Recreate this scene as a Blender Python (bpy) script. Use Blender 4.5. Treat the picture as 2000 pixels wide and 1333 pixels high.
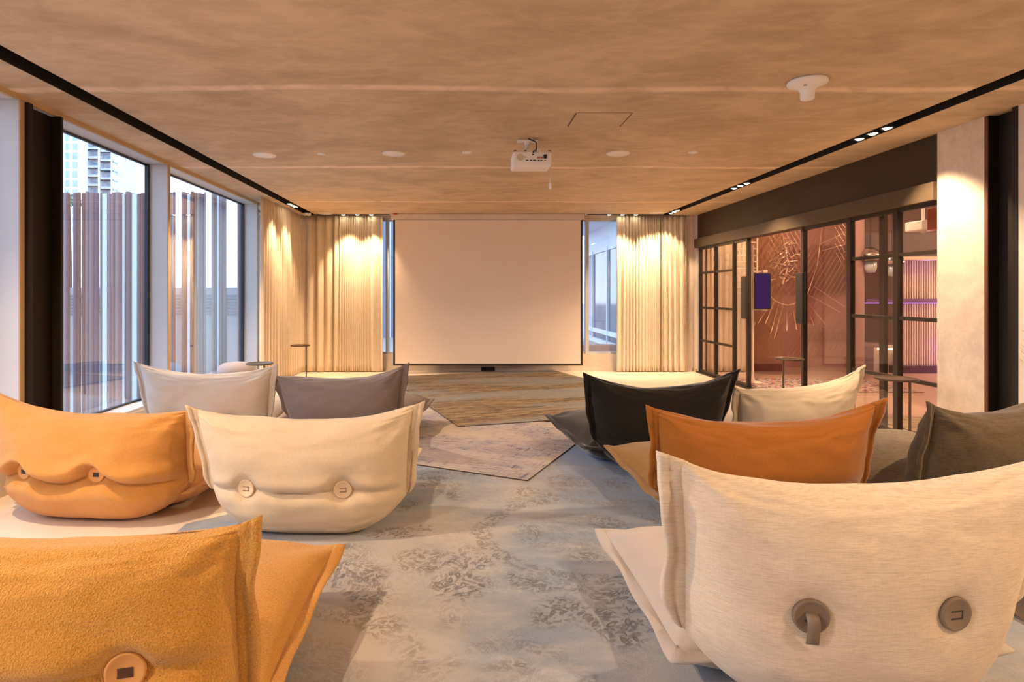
import bpy, bmesh, math, random
from math import sin, cos, pi, radians, exp, sqrt
from mathutils import Vector, Matrix, noise

S = bpy.context.scene
C = S.collection
for o in list(bpy.data.objects):
    bpy.data.objects.remove(o)

# ------------------------------------------------------------------ camera
F = 1200.0            # focal length in pixels of the 2000 px wide frame
CH = 1.283            # camera height
VX, VY = 905.0, 576.0  # vanishing point of the room's long axis
HC = 2.60             # ceiling height
cam = bpy.data.cameras.new('camera')
co = bpy.data.objects.new('camera', cam)
C.objects.link(co)
co.location = (0, 0, CH)
co.rotation_euler = (pi / 2, 0, 0)
cam.sensor_width = 36
cam.lens = F / 2000 * 36
cam.shift_x = (1000 - VX) / 2000
cam.shift_y = -(666.5 - VY) / 2000
cam.clip_start = 0.05
cam.clip_end = 600
S.camera = co

# ------------------------------------------------------------------ world and exposure
w = bpy.data.worlds.new('sky')
S.world = w
w.use_nodes = True
nt = w.node_tree
nt.nodes.clear()
tc = nt.nodes.new('ShaderNodeTexCoord')
sp = nt.nodes.new('ShaderNodeSeparateXYZ')
nt.links.new(tc.outputs['Generated'], sp.inputs[0])
cr = nt.nodes.new('ShaderNodeValToRGB')
cr.color_ramp.elements[0].position = 0.0
cr.color_ramp.elements[0].color = (0.72, 0.83, 1.0, 1)
cr.color_ramp.elements[1].position = 0.6
cr.color_ramp.elements[1].color = (0.55, 0.74, 1.0, 1)
nt.links.new(sp.outputs[2], cr.inputs[0])
bg = nt.nodes.new('ShaderNodeBackground')
bg.inputs[1].default_value = 1.75
nt.links.new(cr.outputs[0], bg.inputs[0])
out = nt.nodes.new('ShaderNodeOutputWorld')
nt.links.new(bg.outputs[0], out.inputs[0])
S.view_settings.view_transform = 'Standard'
S.view_settings.look = 'None'
S.view_settings.exposure = 1.18
S.view_settings.gamma = 1.0
S.view_settings.use_curve_mapping = False
cy = S.cycles
cy.use_denoising = True
cy.max_bounces = 12
cy.diffuse_bounces = 7
cy.glossy_bounces = 5
cy.transparent_max_bounces = 24
cy.sample_clamp_indirect = 6
cy.caustics_reflective = False
cy.caustics_refractive = False
cy.use_adaptive_sampling = True

WARM = (1.0, 0.705, 0.43)
LAMP_W = 34.0

def spot(x, y, z, tx, ty, tz, watts, deg=110, blend=0.6, col=WARM, r=0.03):
    l = bpy.data.lights.new('spot_beam', 'SPOT')
    l.energy = watts
    l.color = col
    l.spot_size = radians(deg)
    l.spot_blend = blend
    l.shadow_soft_size = r
    o = bpy.data.objects.new('spot_beam', l)
    C.objects.link(o)
    o.location = (x, y, z)
    o.rotation_euler = (Vector((tx, ty, tz)) - Vector((x, y, z))).to_track_quat('-Z', 'Y').to_euler()
    return o

# ------------------------------------------------------------------ picture helpers
def at(px, py, y):
    return Vector(((px - VX) * y / F, y, CH - (py - VY) * y / F))

def fl(px, py):
    y = F * CH / (py - VY)
    return ((px - VX) * y / F, y)

def yside(px, X):
    return F * X / (px - VX)

# ------------------------------------------------------------------ object helpers
def tag(o, label=None, cat=None, group=None, kind=None):
    if label: o['label'] = label
    if cat: o['category'] = cat
    if group: o['group'] = group
    if kind: o['kind'] = kind
    return o

def thing(name, label, cat, loc=(0, 0, 0), rz=0, group=None):
    o = bpy.data.objects.new(name, None)
    C.objects.link(o)
    o.location = loc
    o.rotation_euler = (0, 0, rz)
    o.empty_display_size = 0.1
    return tag(o, label, cat, group)

def obj(name, bm, mat, parent=None, smooth=False):
    me = bpy.data.meshes.new(name)
    bm.normal_update()
    bm.to_mesh(me)
    bm.free()
    mats = mat if isinstance(mat, (list, tuple)) else [mat]
    for m in mats: me.materials.append(m)
    if smooth:
        for p in me.polygons: p.use_smooth = True
    o = bpy.data.objects.new(name, me)
    C.objects.link(o)
    if parent: o.parent = parent
    return o

def struct(name, bm, mat, parent=None, smooth=False):
    o = obj(name, bm, mat, parent, smooth)
    if not parent: o['kind'] = 'structure'
    return o

def B(): return bmesh.new()

def box(bm, x0, x1, y0, y1, z0, z1, mi=0, bev=0.0):
    x0, x1 = min(x0, x1), max(x0, x1)
    y0, y1 = min(y0, y1), max(y0, y1)
    z0, z1 = min(z0, z1), max(z0, z1)
    r = bmesh.ops.create_cube(bm, size=1)
    for v in r['verts']:
        v.co = Vector(((x0 + x1) / 2 + v.co.x * (x1 - x0), (y0 + y1) / 2 + v.co.y * (y1 - y0), (z0 + z1) / 2 + v.co.z * (z1 - z0)))
    fs = set(f for v in r['verts'] for f in v.link_faces)
    for f in fs: f.material_index = mi
    if bev > 0:
        es = set(e for v in r['verts'] for e in v.link_edges)
        rr = bmesh.ops.bevel(bm, geom=list(es), offset=bev, segments=2, profile=0.5, affect='EDGES')
        for f in rr['faces']: f.material_index = mi
    return bm

def tube(bm, pts, r, seg=8, mi=0, cap=True):
    pts = [Vector(p) for p in pts]
    rings = []
    n = len(pts)
    rr = r if isinstance(r, (list, tuple)) else [r] * n
    up = None
    for i, p in enumerate(pts):
        d = (pts[min(i + 1, n - 1)] - pts[max(i - 1, 0)])
        if d.length < 1e-9: d = Vector((0, 0, 1))
        d.normalize()
        if up is None:
            up = Vector((0, 0, 1)) if abs(d.z) < 0.9 else Vector((1, 0, 0))
        a = d.cross(up)
        if a.length < 1e-5: a = d.orthogonal()
        a.normalize()
        b = d.cross(a).normalized()
        up = -b if False else up
        rings.append([bm.verts.new(p + (a * cos(2 * pi * k / seg) + b * sin(2 * pi * k / seg)) * rr[i]) for k in range(seg)])
    for i in range(n - 1):
        for k in range(seg):
            f = bm.faces.new((rings[i][k], rings[i][(k + 1) % seg], rings[i + 1][(k + 1) % seg], rings[i + 1][k]))
            f.material_index = mi
    if cap:
        bm.faces.new(rings[0]).material_index = mi
        bm.faces.new(rings[-1][::-1]).material_index = mi
    return bm

def lathe(bm, prof, seg=32, c=(0, 0, 0), mi=0):
    c = Vector(c)
    rings = []
    for (r, z) in prof:
        if r < 1e-6:
            rings.append([bm.verts.new(c + Vector((0, 0, z)))])
        else:
            rings.append([bm.verts.new(c + Vector((r * cos(2 * pi * k / seg), r * sin(2 * pi * k / seg), z))) for k in range(seg)])
    for i in range(len(rings) - 1):
        a, b = rings[i], rings[i + 1]
        for k in range(seg):
            k2 = (k + 1) % seg
            if len(a) == 1 and len(b) == 1: continue
            if len(a) == 1: vs = (a[0], b[k2], b[k])
            elif len(b) == 1: vs = (a[k], a[k2], b[0])
            else: vs = (a[k], a[k2], b[k2], b[k])
            bm.faces.new(vs).material_index = mi
    bmesh.ops.recalc_face_normals(bm, faces=bm.faces[:])
    return bm

def grid_mesh(bm, rows, close_u=False, close_v=False, mi=0):
    n, m = len(rows), len(rows[0])
    V = [[bm.verts.new(p) for p in r] for r in rows]
    for i in range(n if close_v else n - 1):
        for j in range(m if close_u else m - 1):
            i2, j2 = (i + 1) % n, (j + 1) % m
            f = bm.faces.new((V[i][j], V[i][j2], V[i2][j2], V[i2][j]))
            f.material_index = mi
    return V

# ------------------------------------------------------------------ materials
MATS = {}
class G:
    """small node-graph builder"""
    def __init__(s, name):
        s.m = bpy.data.materials.new(name)
        s.m.use_nodes = True
        s.t = s.m.node_tree
        s.t.nodes.clear()
        s.o = s.t.nodes.new('ShaderNodeOutputMaterial')
        s.tc = s.t.nodes.new('ShaderNodeTexCoord')
    def n(s, typ, **kw):
        nd = s.t.nodes.new(typ)
        ins = kw.pop('i', {})
        for k, v in kw.items(): setattr(nd, k, v)
        for k, v in ins.items():
            s.put(nd.inputs[k], v)
        return nd
    def put(s, sock, v):
        if isinstance(v, bpy.types.NodeSocket): s.t.links.new(v, sock)
        elif isinstance(v, bpy.types.Node): s.t.links.new(v.outputs[0], sock)
        else: sock.default_value = v
    def map(s, scale=(1, 1, 1), rot=(0, 0, 0), loc=(0, 0, 0), src=None):
        nd = s.n('ShaderNodeMapping', i={'Vector': src or s.tc.outputs['Object']})
        nd.inputs['Scale'].default_value = scale
        nd.inputs['Rotation'].default_value = rot
        nd.inputs['Location'].default_value = loc
        return nd.outputs[0]
    def noise(s, vec, scale, detail=4, rough=0.5, dist=0.0):
        nd = s.n('ShaderNodeTexNoise', i={'Vector': vec, 'Scale': scale, 'Detail': detail, 'Roughness': rough, 'Distortion': dist})
        return nd
    def vor(s, vec, scale, feature='F1', rnd=1.0):
        nd = s.n('ShaderNodeTexVoronoi', feature=feature, i={'Vector': vec, 'Scale': scale, 'Randomness': rnd})
        return nd
    def math(s, op, a, b=0.0, clamp=False):
        nd = s.n('ShaderNodeMath', operation=op, use_clamp=clamp, i={0: a, 1: b})
        return nd.outputs[0]
    def rng(s, v, a, b, c=0.0, d=1.0, smooth=True):
        nd = s.n('ShaderNodeMapRange', i={'Value': v, 'From Min': a, 'From Max': b, 'To Min': c, 'To Max': d})
        if smooth: nd.interpolation_type = 'SMOOTHSTEP'
        return nd.outputs[0]
    def mix(s, f, a, b, mode='MIX'):
        nd = s.n('ShaderNodeMix', data_type='RGBA', blend_type=mode)
        s.put(nd.inputs[0], f)
        for k, v in ((6, a), (7, b)):
            if isinstance(v, tuple) and len(v) == 3: v = (*v, 1)
            s.put(nd.inputs[k], v)
        return nd.outputs[2]
    def sep(s, v):
        return s.n('ShaderNodeSeparateXYZ', i={0: v}).outputs
    def finish(s, color, rough=0.7, bump=None, bstr=0.3, bdist=0.01, metal=0.0, spec=0.3, sheen=0.0, coat=0.0):
        p = s.n('ShaderNodeBsdfPrincipled')
        if isinstance(color, tuple) and len(color) == 3: color = (*color, 1)
        s.put(p.inputs['Base Color'], color)
        s.put(p.inputs['Roughness'], rough)
        p.inputs['Metallic'].default_value = metal
        p.inputs['Specular IOR Level'].default_value = spec
        if sheen:
            p.inputs['Sheen Weight'].default_value = sheen
            p.inputs['Sheen Roughness'].default_value = 0.4
        if coat:
            p.inputs['Coat Weight'].default_value = coat
            p.inputs['Coat Roughness'].default_value = 0.15
        if bump is not None:
            b = s.n('ShaderNodeBump', i={'Height': bump, 'Strength': bstr, 'Distance': bdist})
            s.put(p.inputs['Normal'], b.outputs[0])
        s.t.links.new(p.outputs[0], s.o.inputs[0])
        return s.m

def plain(name, col, rough=0.6, metal=0.0, spec=0.4, bump=0.0, bscale=60, var=0.06):
    g = G(name)
    v = g.noise(g.map(), 3.0, 3)
    c = g.mix(v.outputs[0], tuple(x * (1 - var) for x in col), tuple(min(1, x * (1 + var)) for x in col))
    bn = g.noise(g.map(), bscale, 3).outputs[0] if bump else None
    return g.finish(c, rough, bn, bump, 0.004, metal, spec)

def emit(name, col, k):
    g = G(name)
    e = g.n('ShaderNodeEmission', i={0: (*col, 1), 1: k})
    g.t.links.new(e.outputs[0], g.o.inputs[0])
    return g.m

def glass(name, tint=(0.9, 0.94, 0.96), refl=1.6, ior=1.5):
    g = G(name)
    lw = g.n('ShaderNodeLayerWeight', i={'Blend': 0.5})
    f5 = g.math('POWER', lw.outputs['Facing'], 4.6)
    fac = g.math('MULTIPLY', g.math('ADD', 0.045, g.math('MULTIPLY', f5, 0.955)), refl, True)
    tr = g.n('ShaderNodeBsdfTransparent', i={0: (*tint, 1)})
    gl = g.n('ShaderNodeBsdfGlossy', i={0: (1, 1, 1, 1), 'Roughness': 0.0})
    mx = g.n('ShaderNodeMixShader', i={0: fac, 1: tr.outputs[0], 2: gl.outputs[0]})
    g.t.links.new(mx.outputs[0], g.o.inputs[0])
    return g.m

def m_fabric(name, col, kind, dark=None, sc=1.0):
    g = G(name)
    v = g.map()
    x = None
    d = dark or tuple(c * 0.72 for c in col)
    if kind == 'boucle':       # fluffy wool
        a = g.noise(v, 210 * sc, 3, 0.6)
        b = g.vor(v, 240 * sc)
        h = g.math('ADD', a.outputs[0], g.math('MULTIPLY', b.outputs[0], 0.6))
        big = g.noise(v, 5, 3)
        c = g.mix(g.rng(a.outputs[0], 0.2, 0.7), d, col)
        c = g.mix(g.rng(big.outputs[0], 0.35, 0.7, 0, 0.35), c, tuple(min(1, q * 1.12) for q in col))
        return g.finish(c, 0.95, h, 0.75, 0.006, 0, 0.1, 0.35)
    if kind == 'linen':        # horizontal slub streaks crossed by fine warp
        a = g.noise(g.map((24, 24, 420)), 1.0, 5, 0.65)
        b = g.noise(g.map((300, 300, 20)), 1.0, 2, 0.5)
        h = g.math('ADD', a.outputs[0], g.math('MULTIPLY', b.outputs[0], 0.5))
        c = g.mix(g.rng(a.outputs[0], 0.28, 0.62), d, col)
        c = g.mix(g.rng(b.outputs[0], 0.4, 0.7, 0, 0.25), c, d)
        return g.finish(c, 0.9, h, 0.45, 0.003, 0, 0.15, 0.2)
    if kind == 'felt':
        a = g.noise(v, 260 * sc, 4, 0.7)
        big = g.noise(g.map((5, 5, 9)), 1.2, 3)
        c = g.mix(g.rng(a.outputs[0], 0.3, 0.75), d, col)
        c = g.mix(g.rng(big.outputs[0], 0.35, 0.7, 0, 0.3), c, d)
        return g.finish(c, 0.92, a.outputs[0], 0.35, 0.003, 0, 0.12, 0.3)
    if kind == 'curtain':
        a = g.noise(g.map((200, 200, 8)), 1.0, 3, 0.6)
        b = g.noise(g.map((20, 20, 320)), 1.0, 3, 0.6)
        c = g.mix(g.rng(a.outputs[0], 0.35, 0.7), d, col)
        c = g.mix(g.rng(b.outputs[0], 0.4, 0.7, 0, 0.3), c, d)
        return g.finish(c, 0.9, b.outputs[0], 0.2, 0.002, 0, 0.1, 0.2)

def m_ceiling():
    g = G('plaster_ceiling')
    co_ = g.tc.outputs['Object']
    X, Y, Z = g.sep(co_)[:3]
    n1 = g.noise(g.map((0.9, 1.2, 1)), 1.0, 8, 0.62, 0.9)
    n2 = g.noise(g.map((2.4, 3.8, 1)), 1.0, 7, 0.65, 1.2)
    n3 = g.noise(g.map((6, 20, 1)), 1.0, 5, 0.6, 0.3)
    a = g.math('ADD', g.math('MULTIPLY', n1.outputs[0], 0.45), g.math('MULTIPLY', n2.outputs[0], 0.4))
    a = g.math('ADD', a, g.math('MULTIPLY', n3.outputs[0], 0.15))
    c = g.mix(g.rng(a, 0.36, 0.64), (0.47, 0.345, 0.22), (0.68, 0.525, 0.36))
    # trowelled joints, every 2.4 m
    wob = g.math('MULTIPLY', g.math('SUBTRACT', g.noise(g.map((0.45, 0.2, 1)), 1.0, 3).outputs[0], 0.5), 0.35)
    yy = g.math('ADD', Y, wob)
    md = g.math('ABSOLUTE', g.math('SUBTRACT', g.math('FRACT', g.math('DIVIDE', g.math('SUBTRACT', yy, 2.72), 2.4)), 0.5))
    band = g.rng(md, 0.006, 0.030, 1, 0)
    band = g.math('MULTIPLY', band, g.rng(n2.outputs[0], 0.35, 0.60, 0.45, 1.0))
    c = g.mix(band, c, (0.86, 0.68, 0.52))
    st = g.noise(g.map((1.3, 4.5, 1), (0, 0, 0.5)), 1.0, 6, 0.6, 1.5)
    c = g.mix(g.rng(st.outputs[0], 0.56, 0.72, 0, 0.35), c, (0.70, 0.55, 0.42))
    return g.finish(c, 0.72, a, 0.06, 0.01, 0, 0.25)

def m_plaster(name, c1, c2, sc=2.2, rough=0.7, bstr=0.1):
    g = G(name)
    n1 = g.noise(g.map(), sc, 7, 0.62, 1.2)
    n2 = g.noise(g.map(), sc * 6, 5, 0.6, 0.8)
    a = g.math('ADD', g.math('MULTIPLY', n1.outputs[0], 0.65), g.math('MULTIPLY', n2.outputs[0], 0.35))
    c = g.mix(g.rng(a, 0.34, 0.66), c1, c2)
    return g.finish(c, rough, a, bstr, 0.006, 0, 0.3)

def m_rug(name, kind):
    g = G(name)
    co_ = g.tc.outputs['Object']
    if kind == 'floral':
        X, Y, Z = g.sep(co_)[:3]
        warp = g.noise(g.map((2.2, 2.2, 1)), 1.0, 3, 0.5)
        wv = g.n('ShaderNodeVectorMath', operation='MULTIPLY_ADD', i={0: warp.outputs['Color'], 1: (0.12, 0.12, 0), 2: co_}).outputs[0]
        # sprigs: cells with their own leaf direction, drawn as outlines
        clump = g.vor(wv, 3.3)
        def leaves(scale, off, ratio, w0, w1):
            cell = g.vor(wv, 6.5 + off)
            ang = g.math('MULTIPLY', g.sep(cell.outputs['Color'])[0], 6.28)
            rot = g.n('ShaderNodeVectorRotate', rotation_type='Z_AXIS', i={'Vector': wv, 'Angle': ang}).outputs[0]
            mp = g.n('ShaderNodeMapping', i={'Vector': rot})
            mp.inputs['Scale'].default_value = (scale, scale * ratio, 1)
            mp.inputs['Location'].default_value = (off, off * 2, 0)
            vo = g.vor(mp.outputs[0], 1.0)
            dd = g.math('ABSOLUTE', g.math('SUBTRACT', vo.outputs[0], 0.30))
            return g.rng(dd, w0, w1 * 1.7, 1, 0)
        l1 = leaves(32, 0.0, 0.42, 0.035, 0.11)
        l2 = leaves(54, 3.0, 0.38, 0.05, 0.15)
        sk = g.noise(wv, 46, 3, 0.7, 2.5)
        skr = g.rng(sk.outputs[0], 0.55, 0.63, 0, 1)
        ink = g.math('MAXIMUM', g.math('MAXIMUM', l1, g.math('MULTIPLY', l2, 0.8)), g.math('MULTIPLY', skr, 0.8))
        # where the sprigs stand: bands, bunches and a medallion ring
        m1 = g.noise(g.map((1.5, 1.5, 1), loc=(2.3, 0.7, 0)), 1.0, 2, 0.5, 1.2)
        mask = g.rng(m1.outputs[0], 0.38, 0.50)
        m2 = g.rng(clump.outputs[0], 0.28, 0.60, 1, 0)
        mask = g.math('MULTIPLY', g.math('ADD', mask, g.rng(m1.outputs[0], 0.40, 0.47, 0, 0.3)), g.math('ADD', m2, 0.15), True)
        def ring(cx, cy, r, wd):
            dx = g.math('SUBTRACT', X, cx); dy = g.math('SUBTRACT', Y, cy)
            rr = g.math('SQRT', g.math('ADD', g.math('MULTIPLY', dx, dx), g.math('MULTIPLY', dy, dy)))
            rr = g.math('ADD', rr, g.math('MULTIPLY', g.math('SUBTRACT', warp.outputs[0], 0.5), 0.15))
            band = g.rng(g.math('ABSOLUTE', g.math('SUBTRACT', rr, r)), wd * 0.5, wd, 1, 0)
            inner = g.rng(rr, r * 0.5, r * 0.74, 0.9, 0)
            quiet = g.rng(rr, r * 1.02, r * 1.25, 0, 1)
            return band, inner, quiet
        for (cx, cy, r, wd) in ((0.62, 3.28, 0.52, 0.07), (-0.62, 2.02, 0.46, 0.09), (0.16, 1.98, 0.26, 0.05)):
            b_, in_, q_ = ring(cx, cy, r, wd)
            mask = g.math('MULTIPLY', mask, q_)
            mask = g.math('MAXIMUM', mask, g.math('MULTIPLY', b_, g.rng(m1.outputs[0], 0.36, 0.50, 0.25, 0.8)))
            mask = g.math('MAXIMUM', mask, g.math('MULTIPLY', in_, g.rng(m2, 0, 1, 0.35, 1)))
        worn = g.noise(g.map((3, 3, 1)), 1.6, 5, 0.6)
        mask = g.math('MULTIPLY', mask, g.rng(worn.outputs[0], 0.30, 0.5, 0.4, 1))
        tone = g.noise(g.map((0.55, 0.55, 1), loc=(0.4, 3.1, 0)), 1.0, 4, 0.6, 0.6)
        c = g.mix(g.rng(tone.outputs[0], 0.40, 0.60), (0.22, 0.285, 0.39), (0.43, 0.41, 0.395))
        t2 = g.noise(g.map((1.6, 3.8, 1)), 1.0, 6, 0.7)
        c = g.mix(g.rng(t2.outputs[0], 0.40, 0.72, 0, 0.55), c, (0.53, 0.51, 0.49))
        # the field turns bluer towards its far right corner
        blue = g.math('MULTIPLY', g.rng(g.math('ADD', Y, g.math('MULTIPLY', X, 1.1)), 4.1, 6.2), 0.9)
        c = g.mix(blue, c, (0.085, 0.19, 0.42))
        gold = g.noise(g.map((0.9, 0.9, 1), loc=(5, 1, 0)), 1.0, 2)
        inkc = g.mix(g.rng(gold.outputs[0], 0.45, 0.62), (0.07, 0.075, 0.09), (0.19, 0.14, 0.085))
        inkc = g.mix(0.12, inkc, c)
        c = g.mix(g.math('MULTIPLY', g.math('MULTIPLY', ink, mask), 0.92), c, inkc)
        fz = g.noise(g.map((400, 90, 1)), 1.0, 2, 0.6)
        c = g.mix(g.rng(fz.outputs[0], 0.3, 0.75, 0, 0.22), c, (0.62, 0.60, 0.56))
        h = g.math('SUBTRACT', fz.outputs[0], g.math('MULTIPLY', g.math('MULTIPLY', ink, mask), 1.5))
        return g.finish(c, 0.95, h, 0.5, 0.003, 0, 0.1, 0.15)
    if kind == 'sketch':
        n1 = g.noise(g.map((5, 60, 1), (0, 0, 0.0)), 1.0, 5, 0.7, 0.5)
        n2 = g.noise(g.map((60, 5, 1)), 1.0, 5, 0.7, 0.5)
        big = g.noise(g.map((1.5, 1.5, 1)), 1.0, 4, 0.6)
        X, Y, Z = g.sep(co_)[:3]
        far = g.rng(Y, 0.1, 1.3, 0.0, 0.55)
        a = g.math('MAXIMUM', g.rng(n1.outputs[0], 0.53, 0.62), g.rng(n2.outputs[0], 0.56, 0.66))
        a = g.math('MULTIPLY', a, g.math('ADD', g.rng(big.outputs[0], 0.36, 0.60, 0.15, 0.9), far), True)
        base = g.mix(g.rng(big.outputs[0], 0.35, 0.65), (0.50, 0.43, 0.375), (0.40, 0.37, 0.39))
        c = g.mix(a, base, (0.07, 0.08, 0.19))
        return g.finish(c, 0.95, n1.outputs[0], 0.3, 0.003, 0, 0.1)
    if kind == 'banded':
        X, Y, Z = g.sep(co_)[:3]
        n1 = g.noise(g.map((2.2, 22, 1), (0, 0, 0.06)), 1.0, 6, 0.68, 1.4)
        n2 = g.noise(g.map((9, 90, 1), (0, 0, -0.1)), 1.0, 5, 0.7, 0.6)
        n0 = g.noise(g.map((0.35, 1.6, 1)), 1.0, 2)
        c = g.mix(g.rng(n1.outputs[0], 0.35, 0.65), (0.06, 0.05, 0.044), (0.37, 0.265, 0.15))
        c = g.mix(g.rng(n0.outputs[0], 0.42, 0.56, 0, 0.75), c, (0.25, 0.27, 0.28))
        c = g.mix(g.rng(n2.outputs[0], 0.52, 0.66, 0, 0.75), c, (0.46, 0.37, 0.26))
        return g.finish(c, 0.95, n2.outputs[0], 0.3, 0.003, 0, 0.1)
    if kind == 'red':
        v1 = g.vor(co_, 9)
        n = g.noise(co_, 22, 4)
        c = g.mix(g.rng(v1.outputs[0], 0.25, 0.4), (0.40, 0.07, 0.07), (0.48, 0.38, 0.32))
        c = g.mix(g.rng(n.outputs[0], 0.5, 0.6), c, (0.10, 0.08, 0.12))
        return g.finish(c, 0.95, n.outputs[0], 0.2, 0.003, 0, 0.1)
    if kind == 'tan':
        n = g.noise(g.map((2, 14, 1)), 1.0, 6, 0.7, 1.0)
        c = g.mix(g.rng(n.outputs[0], 0.4, 0.65), (0.42, 0.33, 0.22), (0.22, 0.18, 0.13))
        return g.finish(c, 0.95, n.outputs[0], 0.2, 0.003, 0, 0.1)

M = dict(
    ceil=m_ceiling(),
    floor=m_plaster('pale_poured_floor', (0.72, 0.61, 0.50), (0.80, 0.69, 0.58), 1.1, 0.38, 0.02),
    wall=m_plaster('warm_white_wall', (0.70, 0.60, 0.50), (0.77, 0.67, 0.56), 1.6),
    conc=m_plaster('trowelled_column_plaster', (0.55, 0.46, 0.38), (0.70, 0.59, 0.48), 2.6, 0.65, 0.15),
    frame=plain('pale_grey_window_frame', (0.64, 0.63, 0.65), 0.45),
    oak=plain('beige_edge_trim', (0.52, 0.36, 0.20), 0.55),
    gasket=plain('dark_glazing_gasket', (0.02, 0.025, 0.035), 0.4),
    steel=plain('blackened_steel', (0.018, 0.013, 0.010), 0.5, 0.2, 0.3, 0.1, 20, 0.3),
    rust=plain('rusty_flange_edge', (0.13, 0.045, 0.02), 0.6),
    bronze=plain('dark_bronze_beam', (0.045, 0.030, 0.018), 0.5, 0.2, 0.3),
    bronze2=plain('brown_bronze_head_rail', (0.085, 0.058, 0.036), 0.45, 0.3, 0.4),
    mull=plain('dark_bronze_door_frame', (0.035, 0.024, 0.016), 0.42, 0.3, 0.4),
    slot=plain('black_slot', (0.012, 0.009, 0.007), 0.7),
    white=plain('white_plastic', (0.87, 0.83, 0.78), 0.45),
    grille=plain('white_speaker_grille', (0.92, 0.86, 0.78), 0.7, 0, 0.2, 0.3, 400),
    black=plain('black_plastic', (0.02, 0.018, 0.016), 0.5),
    screen=plain('projection_screen_cloth', (0.86, 0.74, 0.62), 0.9, 0, 0.1, 0, 60, 0.02),
    glassL=glass('window_glass', (0.92, 0.95, 0.99), 1.9),
    glassR=glass('partition_glass', (0.96, 0.93, 0.91), 0.8),
    table=plain('brown_metal_table', (0.10, 0.06, 0.04), 0.4, 0.5),
    table2=plain('grey_metal_table', (0.10, 0.09, 0.09), 0.4, 0.5),
    redp=plain('red_plastic', (0.55, 0.10, 0.06), 0.5),
    curtain=m_fabric('oat_curtain_cloth', (0.82, 0.71, 0.55), 'curtain', (0.70, 0.59, 0.44)),
)
M['lens'] = emit('lit_lamp_lens', (1.0, 0.86, 0.62), 9)

# ------------------------------------------------------------------ key positions
XL, XG = -2.92, -3.13      # left: inner edge of the fins / glass plane
XR = 3.86                  # right: partition plane
YB = 10.33                 # back wall
YR = -2.6                  # rear wall, behind the camera
Y_FIN = [1.72, 4.06, 6.09, 8.72]
SL0, SL1 = -2.59, -2.44    # left light slot
SR0, SR1 = 3.27, 3.42      # right light slot
YS0, YS1 = 10.05, 10.17    # back light slot

# ------------------------------------------------------------------ floor, ceiling
bm = B(); box(bm, -3.3, 11.2, YR - 0.2, 12.4, -0.12, 0.0)
struct('floor', bm, M['floor'])

SX0, SX1 = at(762, 0, YS1).x, at(1145, 0, YS1).x     # the back slot stops at the screen
bm = B()
zc = HC
box(bm, SL1, SR0, YR, YS0, zc, zc + 0.14)
box(bm, -3.25, SL0, YR, YS1, zc, zc + 0.14)
box(bm, SR1, XR + 0.14, YR, YS1, zc, zc + 0.14)
box(bm, -3.25, XR + 0.14, YS1, YB + 0.15, zc, zc + 0.14)
box(bm, SX0, SX1, YS0, YS1, zc, zc + 0.14)
ceil = struct('ceiling', bm, M['ceil'])
bm = B()      # black slot linings, open below
def lining(bm, x0, x1, y0, y1):
    t = 0.006
    box(bm, x0, x0 + t, y0, y1, zc + 0.001, zc + 0.12)
    box(bm, x1 - t, x1, y0, y1, zc + 0.001, zc + 0.12)
    box(bm, x0, x1, y0, y0 + t, zc + 0.001, zc + 0.12)
    box(bm, x0, x1, y1 - t, y1, zc + 0.001, zc + 0.12)
    box(bm, x0, x1, y0, y1, zc + 0.11, zc + 0.135)
lining(bm, SL0, SL1, YR, YS1)
struct('light_slot', bm, M['slot'], ceil)
bm = B(); lining(bm, SR0, SR1, YR, YS1); struct('light_slot', bm, M['slot'], ceil)
bm = B(); lining(bm, SL1, SX0, YS0, YS1); struct('light_slot', bm, M['slot'], ceil)
bm = B(); lining(bm, SX1, SR0, YS0, YS1); struct('light_slot', bm, M['slot'], ceil)
# service hatch: a panel set a little low, with its thin shadow gap
y0 = F * (HC - CH) / (VY - 248); y1 = F * (HC - CH) / (VY - 220)
x0 = (1110 - VX) * y0 / F; x1 = (1208 - VX) * y0 / F
bm = B(); box(bm, x0, x1, y0, y1, HC - 0.004, HC + 0.01)
struct('hatch_panel', bm, M['ceil'], ceil)
bm = B()
for (a, b, c_, d) in ((x0 - .012, x0, y0 - .012, y1 + .012), (x1, x1 + .012, y0 - .012, y1 + .012), (x0, x1, y0 - .012, y0), (x0, x1, y1, y1 + .012)):
    box(bm, a, b, c_, d, HC - 0.002, HC + 0.004)
struct('hatch_gap', bm, plain('hatch_shadow_gap', (0.16, 0.10, 0.06), 0.8), ceil)

# ------------------------------------------------------------------ left wall: fins, glazing, sill
bm = B()
box(bm, XG - 0.012, XL, YR, YB, 0.0, 0.235)
wl = struct('wall_left', bm, M['wall'])
bm = B(); box(bm, XG - 0.012, XL - 0.01, YR, YB, 0.235, 0.262, 0, 0.004)
struct('window_sill', bm, M['frame'], wl)
bm = B(); box(bm, XL - 0.02, XL + 0.006, YR, YB, HC - 0.035, HC)
struct('trim_1', bm, M['oak'])
bm = B(); box(bm, XG - 0.012, XL - 0.02, YR, YB, HC - 0.028, HC - 0.001)
struct('window_head', bm, M['frame'], wl)
for yf in Y_FIN + [YB - 0.02]:
    bm = B(); box(bm, XG - 0.012, XL - 0.004, yf - 0.02, yf + 0.02, 0.262, HC - 0.03)
    f = struct('window_fin', bm, M['frame'], wl)
    bm = B(); box(bm, XL - 0.004, XL + 0.006, yf - 0.021, yf + 0.021, 0.262, HC - 0.03)
    struct('fin_edge', bm, M['oak'], f)
    bm = B(); box(bm, XG + 0.005, XG + 0.03, yf - 0.045, yf - 0.02, 0.262, HC - 0.03)
    struct('gasket', bm, M['gasket'], f)
ys = [YR] + Y_FIN + [YB - 0.02]
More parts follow.
